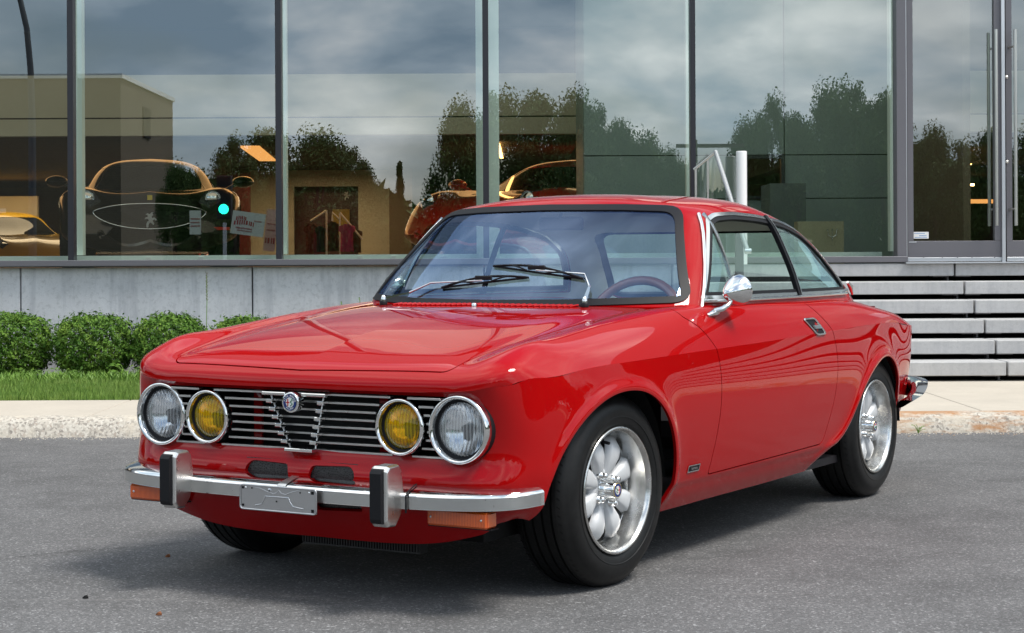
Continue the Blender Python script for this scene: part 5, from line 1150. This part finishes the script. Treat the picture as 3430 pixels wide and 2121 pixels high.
# ---- cars inside the showroom
def sports_car(name, label, loc, rz, paint, kind=0, extras=True):
    """low sports car; local +x = forward"""
    t = thing(name, label, 'car', loc, rz)
    L_ = 2.28
    st = [(-2.28, .80, .30, .80, .82, .70), (-2.1, .90, .24, .88, .92, .80), (-1.5, .955, .20, .95, .97, .90), (-.8, .93, .18, .92, .90, .90), (0, .92, .17, .91, .86, .90), (.7, .935, .18, .92, .85, .88), (1.3, .95, .20, .94, .85, .84), (1.8, .90, .22, .86, .74, .76), (2.12, .76, .22, .68, .54, .60), (2.28, .50, .28, .44, .42, .48)]
    net = []
    for x, w_, zb_, ws_, zs, zc in st:
        net.append([(x, 0, zb_), (x, w_*.7, zb_), (x, w_*.97, zb_+.10), (x, w_, .5*(zb_+zs)), (x, ws_*.97, zs-.06), (x, ws_*.82, zs+.01), (x, ws_*.5, zc-.01), (x, 0, zc)])
    Q = surf(net, 70, 40); S_ = soup(Q, lambda q: np.stack([0*q[..., 0], q[..., 1], q[..., 2]-.5], -1))
    V, N, F = S_
    for xc in (1.38, -1.30):
        S_ = cut(S_, lambda V, xc=xc: np.where(V[:, 1] > .5, np.hypot(V[:, 0]-xc, V[:, 2]-.33)-.37, 1.)); 
    c = cents(S_); keep = ~(((np.hypot(c[:, 0]-1.38, c[:, 2]-.33) < .37) | (np.hypot(c[:, 0]+1.30, c[:, 2]-.33) < .37)) & (c[:, 1] > .5))
    emit('body', pick(S_, keep), paint, t, 'both', .03)
    b0 = [(1.05,0,.83),(.98,.35,.84),(.80,.62,.84),(.3,.74,.82),(-.4,.76,.85),(-1.1,.70,.88),(-1.5,.5,.90),(-1.65,0,.90)]
    b1 = [(.62,0,.98),(.57,.30,.98),(.44,.54,.985),(.1,.64,1.0),(-.45,.66,1.02),(-.95,.58,1.02),(-1.15,.4,1.02),(-1.25,0,1.02)]
    b2 = [(.16,0,1.18),(.14,.25,1.175),(.07,.43,1.165),(-.1,.50,1.16),(-.45,.52,1.17),(-.75,.46,1.15),(-.85,.3,1.15),(-.9,0,1.15)]
    b3 = [(-.1,0,1.235),(-.1,.18,1.23),(-.13,.28,1.225),(-.2,.32,1.225),(-.4,.32,1.225),(-.58,.28,1.215),(-.63,.18,1.215),(-.65,0,1.215)]
    b4 = [(-.25,0,1.25),(-.25,0.0,1.25),(-.27,0,1.25),(-.3,0,1.25),(-.38,0,1.25),(-.45,0,1.245),(-.47,0,1.245),(-.48,0,1.245)]
    QG = surf([[a, b, c_, d_, e] for a, b, c_, d_, e in zip(b0, b1, b2, b3, b4)], 60, 40); SG = soup(QG, lambda q: np.stack([(q[..., 0]+.3)*.5, q[..., 1], q[..., 2]-.7], -1))
    gz_ = polysdf(rounded([(-.62, .80), (.62, .80), (.45, 1.15), (-.45, 1.15)], .08)); ds = polysdf(rounded([(.78,.84),(.10,1.13),(-.5,1.14),(-1.15,1.0),(-1.0,.90)], .06))
    fw = lambda V: np.where(V[:, 0] > .06, gz_(V[:, 1], V[:, 2]), .5); fs = lambda V: np.where(V[:, 1] > .45, ds(V[:, 0], V[:, 2]), .5)
    for fn in (fw, fs): SG = cut(SG, fn)
    c = cents(SG); a_, b_2 = fw(c), fs(c); emit('roof', pick(SG, (a_ > 0) & (b_2 > 0)), paint, t, 'both', .02); emit('windscreen', pick(SG, a_ < 0), 'dark_car_glass', t, 'both', 0, -.004); emit('side_window', pick(SG, (a_ > 0) & (b_2 < 0)), 'dark_car_glass', t, 'left', 0, -.004); emit('side_window', pick(SG, (a_ > 0) & (b_2 < 0)), 'dark_car_glass', t, 'right', 0, -.004)
    for s_ in (1, -1):
        # swept-back headlight pod lying on the wing
        poly = [(2.02, .60), (1.90, .70), (1.52, .80), (1.44, .76), (1.70, .58), (1.95, .50)]
        P_, N__ = Q.reshape(-1, 3), grid_normals(Q).reshape(-1, 3)
        vv = []
        for x, y in poly:
            d = (P_[:, 0]-x)**2+(P_[:, 1]-y)**2+(P_[:, 2] < .45)*9; i = d.argmin(); vv.append((x, s_*y, P_[i, 2]+.012))
        m = MB(); m.add(vv, [tuple(range(6))]); m.add([(x, y, z-.05) for x, y, z in vv]+vv, [(i, (i+1) % 6, 6+(i+1) % 6, 6+i) for i in range(6)]); hl = m.build('headlight', 'lamp_black' if kind == 1 else 'smoky_lens', t)
        m = MB(); m.lathe([(0, .0), (.055, .0), (.065, -.02), (.075, -.02), (.08, .0)], 'x', 20, (1.86, s_*.64, vv[0][2]+.07)); m.build('projector', 'chrome', hl)
        m = MB(); m.tube([(.70, s_*.80, .86), (.72, s_*.94, .93)], .02, 6); mm = MB(); mm.lathe([(0, .1), (.07, .06), (.09, 0), (.08, -.03), (0, -.04)], 'x', 16); m.add([(x+.72, y*1.35+s_*1.00, z*.72+.95) for x, y, z in mm.V], mm.F, True); m.build('mirror', M[paint] if isinstance(paint, str) else paint, t)
        for xc in (1.38, -1.30):
            m = MB(); m.lathe([(.235, .10), (.25, .12), (.31, .12), (.335, .08), (.335, -.12), (.30, -.13)], 'y', 40, (0, 0, 0)); m.V = [(x+xc, (y+.80)*s_, z+.335) for x, y, z in m.V]; wh = m.build('wheel', 'tyre', t)
            m = MB(); m.lathe([(.235, .10), (.225, .105), (.21, .03)], 'y', 40)
            for k in range(5):
                a = 2*math.pi*k/5
                for e in (-.10, .10): m.tube([(.04*math.cos(a), .075, .04*math.sin(a)), (.22*math.cos(a+e), .07, .22*math.sin(a+e))], .016, 6)
            m.lathe([(0, .09), (.05, .085), (.06, .05)], 'y', 16); m.V = [(x+xc, (y+.80)*s_, z+.335) for x, y, z in m.V]; m.build('alloy_rim', 'rim', wh)
    m = MB(); m.box((1.0, -.80, .25), (1.4, .80, .45)).box((-1.7, -.6, .22), (1.2, .6, .3)); m.build('underbody', 'dark_void', t)
    return t
thin_glass('dark_car_glass', (.10, .10, .10), .06); M['dark_car_glass'] = G('dark_car_glass2').pr((.01, .012, .012), .03, 0.)
simple('smoky_lens', (.10, .11, .12), .08, .3, Coat_Weight=1.); simple('lamp_black', (.02, .02, .02), .1)
M['black_paint'] = G('black_paint').pr((.006, .006, .006), .3, Coat_Weight=1.); M['yellow_paint'] = G('yellow_paint').pr((.85, .50, .0), .3, Coat_Weight=1.); M['red_show_paint'] = G('red_show_paint').pr((.55, .012, .008), .3, Coat_Weight=1.)
SF = .90
bc = sports_car('sports_car', 'black sports car with an oval chrome edged grille behind the showroom glass', (ux(345, 20.5), 20.9, SF), R(-79), 'black_paint')
bc.scale = (1.0, 1.03, 1.03)
m = MB(); pts = [(2.33-.10*abs(math.cos(a))**3, .56*math.cos(a), .58+(.085 if math.sin(a) > 0 else .17)*math.sin(a)*(1-.25*abs(math.cos(a))**4)) for a in np.linspace(0, 2*math.pi, 40, endpoint=False)]
m.add(pts, [tuple(range(40))]); m.build('grille', 'dark_void', bc); m = MB(); m.tube([(x+.012, y, z) for x, y, z in pts], .007, 6, closed=True); m.build('grille_surround', 'chrome', bc)
m = MB(); horse(m, 0, 0, 0, .0085); m.V = [(2.345+.0, x, z+.50) for x, y, z in m.V]; m.build('horse_emblem', 'white_enamel', bc); m = MB(); m.box((2.20, -.025, .705), (2.22, .025, .755)); m.build('bonnet_badge', simple('badge_yellow', (.7, .5, .02), .4), bc)
m = MB()
for s_ in (1, -1): m.box((2.02, min(s_*.62, s_*.86), .40), (2.12, max(s_*.62, s_*.86), .435)) if False else None
m.box((2.00, .62, .40), (2.16, .80, .43)); m.build('side_marker', simple('marker_red', (.6, .03, .01), .3), bc); m = MB(); m.box((2.0, -.80, .40), (2.16, -.62, .43)); m.build('side_marker', 'marker_red', bc)
rc = sports_car('sports_car', 'red sports car behind the showroom glass above the roof of the parked coupe', (ux(1350, 20.3), 20.9, SF), R(-122), 'red_show_paint')
yc_ = sports_car('sports_car', 'yellow sports car at the far left inside the showroom', (ux(20, 29), 29, SF-.36), R(-60), 'yellow_paint')
rc2 = sports_car('sports_car', 'small red sports car half hidden behind the second window mullion', (ux(690, 29), 29.5, SF-.40), R(-120), 'red_show_paint'); rc2.scale = (.85,)*3
# clothes rail, posters
RK = thing('clothes_rail', 'silver clothes rail with angled arms in front of the dark red niche', 'clothes rail', (ux(800, 22), 22, SF)); m = MB(); o_ = lambda u, v_: (PX(u, v_, 22)[0]-ux(800, 22), 0, PX(u, v_, 22)[1]-SF)
m.tube([o_(742, 528), o_(780, 503)], .012, 6); m.tube([o_(780, 503), o_(780, 640)], .012, 6); m.tube([o_(794, 528), o_(794, 507), o_(812, 525)], .012, 6); m.tube([o_(812, 508), o_(866, 572)], .012, 6); m.tube([o_(812, 510), o_(812, 640)], .012, 6); m.build('rail', 'white_enamel', RK)
def shirt(u, v_, w_, h_, col, lab, d):
    x, z = PX(u, v_, d); m = MB(); W, H = w_*d/F4/2, h_*d/F4; V = []
    prof = [(0, .35), (.04, .5), (.08, .95), (.25, 1.0), (.3, .72), (.6, .70), (1., .78)]
    for q, ww in prof:
        for j in range(7): e = -1+2*j/6; V.append((e*ww*W, .03*math.sin(j*2.1+q*3)*(1-abs(e)*.5), -q*H))
    F = [(i*7+j, i*7+j+1, (i+1)*7+j+1, (i+1)*7+j) for i in range(len(prof)-1) for j in range(6)]; m.add(V, F, True); m.add([(a, b+.06, c) for a, b, c in V], [f[::-1] for f in F], True)
    o = m.build('shirt', simple('cloth_%d' % (u), col, .9)); o.location = (x, d, z); tag(o, lab, 'shirt')
shirt(828, 535, 40, 66, (.55, .05, .18), 'bright pink shirt hanging on the rail', 21.8); shirt(850, 548, 30, 56, (.10, .01, .012), 'dark red shirt hanging right of the pink shirt', 22.1); shirt(795, 530, 34, 70, (.05, .012, .015), 'dark jacket hanging left of the pink shirt', 22.2); shirt(745, 535, 40, 70, (.12, .01, .02), 'dark red jacket at the left end of the rail', 22.3); shirt(765, 540, 26, 62, (.02, .02, .025), 'black jacket next to the left end of the rail', 22.)
def poster(u0, v0, u1, v1, d, tilt, lab, rows, tcol, base='white_enamel'):
    """board with rows of small printed strokes, too small in the photo to be read"""
    (xa, za), (xb, zb_) = PX(u0, v0, d), PX(u1, v1, d); cx_, cz_ = (xa+xb)/2, (za+zb_)/2; t = thing('poster', lab, 'poster', (cx_, d, cz_)); W, H = (xb-xa)/2, (za-zb_)/2
    m = MB(); m.box((-W, 0, -H), (W, .02, H)); m.xf(Matrix.Rotation(R(tilt), 4, 'Y')); m.build('board', base, t)
    m = MB(); r2 = np.random.default_rng(int(u0))
    for (yc, hh, x0_, x1_, arch) in rows:
        x = x0_*W
        while x < x1_*W:
            w_ = hh*H*r2.uniform(.3, .7); z = yc*H+arch*H*(1-((x/W-(x0_+x1_)/2)/((x1_-x0_)/2))**2); h2 = hh*H*r2.uniform(.8, 1); m.box((x, -.004, z-h2/2), (x+w_*.55, -.002, z+h2/2)); x += w_
    m.xf(Matrix.Rotation(R(tilt), 4, 'Y')); m.build('print', tcol, t)['kind'] = 'stuff'; return t
simple('print_red', (.30, .03, .04), .6); simple('print_dark', (.05, .05, .06), .6)
poster(553, 507, 632, 562, 18.2, 8, 'white poster with a dark red emblem beside the black car', [(.35, .34, -.75, -.1, .1), (-.05, .42, -.85, .35, .12), (-.45, .14, -.7, .3, 0), (-.66, .10, -.6, .3, 0), (.30, .12, .35, .8, 0)], 'print_red', simple('pale_board', (.48, .52, .55), .6)); poster(633, 500, 660, 600, 18.6, 6, 'narrow pale red poster at the second mullion', [(.3, .06, -.7, .7, 0), (0, .06, -.7, .7, 0), (-.5, .3, -.8, .8, 0)], 'print_red', simple('pale_red', (.5, .30, .28), .7)); poster(453, 503, 480, 560, 17.8, 0, 'small white and red notice in front of the black car headlight', [(.3, .14, -.8, .8, 0), (.0, .14, -.8, .8, 0), (-.3, .14, -.8, .8, 0)], 'print_red', 'pale_board')
TL = thing('traffic_light', 'green traffic light across the road that mirrors in front of the black car', 'traffic light', (ux(537, 40), 28.8-40, 0)); zt = PX(537, 500, 40)[1]; m = MB(); m.tube([(0, 0, 0), (0, 0, zt-.3)], .045, 10); m.build('pole', 'silver_frame', TL); m = MB(); m.box((-.16, -.14, zt-.22), (.16, .13, zt+.75), .02); m.build('housing', 'matte_black', TL)
emit_mat('green_light', (.02, 1., .55), 6.); m = MB(); m.lathe([(0, .0), (.11, 0), (.11, -.02)], 'y', 20, (0, .155, zt)); m.build('green_lamp', 'green_light', TL)
# ---- across the road, seen only in reflections
def lampost():
    x = ux(78, 45); y = 28.8-45; t = thing('street_lamp', 'tall street lamp with an arm curving over the road', 'street lamp', (x, y, 0)); m = MB()
    m.tube([(0, 0, 0), (0, 0, 4.6), (-.03, 0, 5.8), (-.12, 0, 6.8), (-.30, 0, 7.6), (-.8, 0, 8.3), (-1.6, 0, 8.6)], [.11, .09, .08, .075, .07, .06, .05], 10); m.build('pole', simple('lamp_grey', (.10, .105, .11), .5, .5), t); m = MB(); m.box((-2.2, -.12, 8.52), (-1.5, .12, 8.68), .03); m.build('lamp_head', 'lamp_grey', t)
lampost()
g = G('tan_brick'); v = g.coord((1, 1, 1)); bk = g.n('ShaderNodeTexBrick'); sx = g.n('ShaderNodeSeparateXYZ'); g.l(v, sx.inputs[0]); cv = g.n('ShaderNodeCombineXYZ'); g.l(g.math('ADD', sx.outputs[0], sx.outputs[1]), cv.inputs[0]); g.l(sx.outputs[2], cv.inputs[1]); g.l(cv.outputs[0], bk.inputs[0])
bk.inputs['Scale'].default_value = 3.2; bk.inputs['Color1'].default_value = (.15, .115, .075, 1); bk.inputs['Color2'].default_value = (.12, .09, .06, 1); bk.inputs['Mortar'].default_value = (.17, .15, .12, 1); M['tan_brick'] = g.pr(bk.outputs[0], .9)
WB = thing('warehouse', 'tall plain brown brick building across the road, mirrored in the glass', 'building', (-17, -49.2, 0)); m = MB(); m.box((-45, -12, 0), (0, 0, 8.85)); m.build('wall', 'tan_brick', WB); m = MB(); m.box((-45.1, -12.1, 8.85), (.1, .1, 9.05)); m.build('parapet', 'white_paint', WB)
m = MB(); m.box((.0, -6.2, 6.6), (.06, -4.6, 8.0)); m.build('window', 'dark_void', WB)
m = MB(); m.box((-30, .0, 3.0), (-5, .08, 3.2)); m.build('ledge', 'white_paint', WB)
def tree_template(seed, h, kind):
    r2 = np.random.default_rng(seed); t = thing('tree', 'x', 'tree', (0, 0, 0)); n = 26000
    cl_ = []; 
    for i in range(60):
        if kind == 'cone': z = r2.uniform(.12, 1); rr = .17*(1-z)+.02; a = r2.uniform(0, 6.28); q = r2.uniform(.3, 1); cl_.append((math.cos(a)*rr*q, math.sin(a)*rr*q, z, .05+.04*(1-z)))
        else:
            z = r2.uniform(.10, 1.0); rr = .30*math.sin(math.pi*min(1, (z-.08)/.95)**.8)**.7; a = r2.uniform(0, 6.28); q = r2.uniform(.2, 1)**.5; cl_.append((math.cos(a)*rr*q, math.sin(a)*rr*q, z*.93, r2.uniform(.06, .12)))
    cl_ = np.array(cl_); k = r2.integers(0, len(cl_), n); dr = r2.normal(size=(n, 3)); dr /= np.linalg.norm(dr, axis=1, keepdims=True)
    P = (cl_[k, :3]+dr*cl_[k, 3:4]*r2.uniform(.3, 1.15, (n, 1))*np.array([1, 1, 1.15]))*h; leaf_obj('crown', P, dr+r2.normal(size=(n, 3))*.8, .072, 'tree_leaf', t)
    m = MB(); m.tube([(0, 0, 0), (.01*h, 0, .3*h), (0, .01*h, .8*h)], [.028*h, .02*h, .006*h], 8)
    for i in range(8): a = i*2.3; c = cl_[i*4]; m.tube([(0, 0, h*(.2+.05*i)), tuple(c[:3]*h)], [.010*h, .004*h], 5)
    m.build('trunk', 'bark', t); return t
TT = [tree_template(1, 6.5, 'round'), tree_template(2, 6.5, 'round'), tree_template(3, 6.5, 'round'), tree_template(4, 6.5, 'cone')]
tl = [(560,335,130),(650,322,190),(760,328,190),(840,360,130),(955,402,60),(1100,262,150),(1190,232,170),(1290,236,190),(1380,238,150),(1430,262,110),(1480,300,120),(1540,332,120),(1600,365,120),(1650,400,90),(1790,300,110),(1845,240,120),(1910,285,130),(1980,225,150),(2040,210,150),(2110,235,150),(2230,320,130),(2300,345,130),(2370,320,120),(2500,300,200),(2700,280,220),(-400,300,260),(420,400,90),(480,410,90)]
words = ['broad', 'rounded', 'ragged', 'slim']
for i, (u, v_, wpx) in enumerate(tl):
    kd = 3 if wpx <= 60 else i % 3; d = 62+(i*7) % 11; x, z = PX(u, v_, d); src = TT[kd]; first = i in (0, 1, 2, 4)
    c = src if first else src.copy()
    if not first:
        COL.objects.link(c)
        for ch in src.children: q = ch.copy(); COL.objects.link(q); q.parent = c
    c.location = (x, 28.8-d, 0); s_ = z/6.3; c.scale = (wpx*d/F4/(6.5*.60)*1.15,)*2+(s_,); c.rotation_euler = (0, 0, i*1.3)
    ordw = sorted(range(len(tl)), key=lambda q: tl[q][0]).index(i); c['label'] = ['leftmost', 'second', 'third', 'fourth', 'fifth', 'sixth', 'seventh', 'eighth', 'ninth', 'tenth', 'eleventh', 'twelfth', 'thirteenth', 'fourteenth', 'fifteenth', 'sixteenth', 'seventeenth', 'eighteenth', 'nineteenth', 'twentieth', 'twenty first', 'twenty second', 'twenty third', 'twenty fourth', 'twenty fifth', 'twenty sixth', 'twenty seventh', 'rightmost'][ordw]+(' slim conical' if kd == 3 else ' leafy')+' tree from the left in the row mirrored in the showroom glass'; c['category'] = 'tree'; c['group'] = 'trees across the road'
# far wood closing the horizon
n = 60000; x = rng.uniform(-1.9, 1.9, n)+np.pi*1.5; hh = 6.5+2.2*np.sin(x*13)+1.4*np.sin(x*37+1); z = hh*rng.uniform(0, 1, n)**.6; rad = 62+rng.uniform(-3, 3, n)+60*np.exp(-((x-np.pi*1.5)/.9)**4); P = np.stack([rad*np.cos(x), 8+rad*np.sin(x), z], -1)
o = leaf_obj('far_wood', P, rng.normal(size=(n, 3))+np.array([0, .8, .3]), .75, 'tree_leaf'); tag(o, 'far off wood beyond the open ground across the road', 'wood', kind='stuff')
# overhead cable and pole across the road
U = thing('utility_pole', 'utility pole with cross arm and cables across the road', 'utility pole', (ux(1660, 58), 28.8-58, 0)); m = MB(); m.tube([(0, 0, 0), (0, 0, 4.75)], [.12, .09], 8); m.build('pole', 'bark', U); m = MB(); m.box((-.6, -.05, 4.5), (1.6, .05, 4.62)); m.build('cross_arm', 'bark', U)
# ---- small things on the asphalt
def litter(u, v_, name, mat, sx_, sy_, lab, cat):
    d = 1.02*F4/((v_-612+.005*(u-1222.5))); m = MB(); m.add([(-sx_, 0, .004), (-sx_*.3, -sy_, .010), (sx_, -sy_*.2, .006), (sx_*.5, sy_, .012), (-sx_*.5, sy_*.8, .007)], [(0, 1, 2, 3, 4)]); m.add([(-sx_, 0, .001), (-sx_*.3, -sy_, .001), (sx_, -sy_*.2, .001), (sx_*.5, sy_, .001), (-sx_*.5, sy_*.8, .001), (-sx_, 0, .004), (-sx_*.3, -sy_, .010), (sx_, -sy_*.2, .006), (sx_*.5, sy_, .012), (-sx_*.5, sy_*.8, .007)], [(i, (i+1) % 5, 5+(i+1) % 5, 5+i) for i in range(5)])
    o = m.build(name, mat); o.location = (ux(u, d), d, 0); tag(o, lab, cat)
simple('leaf_brown', (.22, .08, .03), .8)
litter(397, 1331, 'dead_leaf', 'leaf_brown', .009, .005, 'small orange brown dead leaf on the asphalt left of the front wheel', 'leaf'); litter(200, 1430, 'twig', 'matte_black', .009, .003, 'tiny dark twig on the asphalt at the lower left', 'twig'); litter(262, 1041, 'paper_scrap', 'white_paint', .02, .02, 'tiny white paper scrap at the foot of the kerb', 'paper'); litter(375, 1470, 'twig', 'leaf_brown', .009, .003, 'tiny brown twig near the lower left edge', 'twig')
# hairline crack in the asphalt
m = MB(); pts = []
for i in range(60):
    u = -40+i*12; v_ = 1341-.098*(u+40)*1.0-6*math.sin(u*.012)*.4+1.2*math.sin(i*1.7)+.8*math.sin(i*4.1); d = 1.02*F4/((v_-612+.005*(u-1222.5))); pts.append((ux(u, d), d))
for i in range(59): 
    w_ = .0015+.001*((i*7) % 5)/5; (xa, ya), (xb, yb_) = pts[i], pts[i+1]; m.add([(xa, ya-w_, .003), (xb, yb_-w_, .003), (xb, yb_+w_, .003), (xa, ya+w_, .003)], [(0, 1, 2, 3)])
place(m.build('asphalt_crack', 'matte_black'))
m = MB(); x, y = 2.1, 9.9
for i in range(70):
    nx, ny = x+.055, y-.02+.05*math.sin(i*.9)*math.cos(i*2.3); w_ = .0012+.001*((i*5) % 4)/4; m.add([(x, y-w_, .003), (nx, ny-w_, .003), (nx, ny+w_, .003), (x, y+w_, .003)], [(0, 1, 2, 3)]); x, y = nx, ny
place(m.build('asphalt_crack', 'matte_black'))
# grit gathered along the foot of the kerb
n = 2600; gx_ = rng.uniform(-5, 6, n); gy_ = 10.21-rng.exponential(.05, n); gs = rng.uniform(.002, .007, n); V = []; F = []
for i in range(n):
    b = len(V); s_ = gs[i]; a = rng.uniform(0, 6.28); V += [(gx_[i]+s_*math.cos(a+q), gy_[i]+s_*math.sin(a+q), .001) for q in (0, 2.1, 4.2)]+[(gx_[i], gy_[i], .001+s_*.9)]; F += [(b, b+1, b+3), (b+1, b+2, b+3), (b+2, b, b+3)]
me = bpy.data.meshes.new('grit'); me.from_pydata(V, [], F); me.materials.append(M['kerb_concrete']); tag(link(bpy.data.objects.new('grit', me)), 'fine pale grit and sand gathered at the foot of the kerb', 'grit', kind='stuff')
bpy.context.view_layer.update()
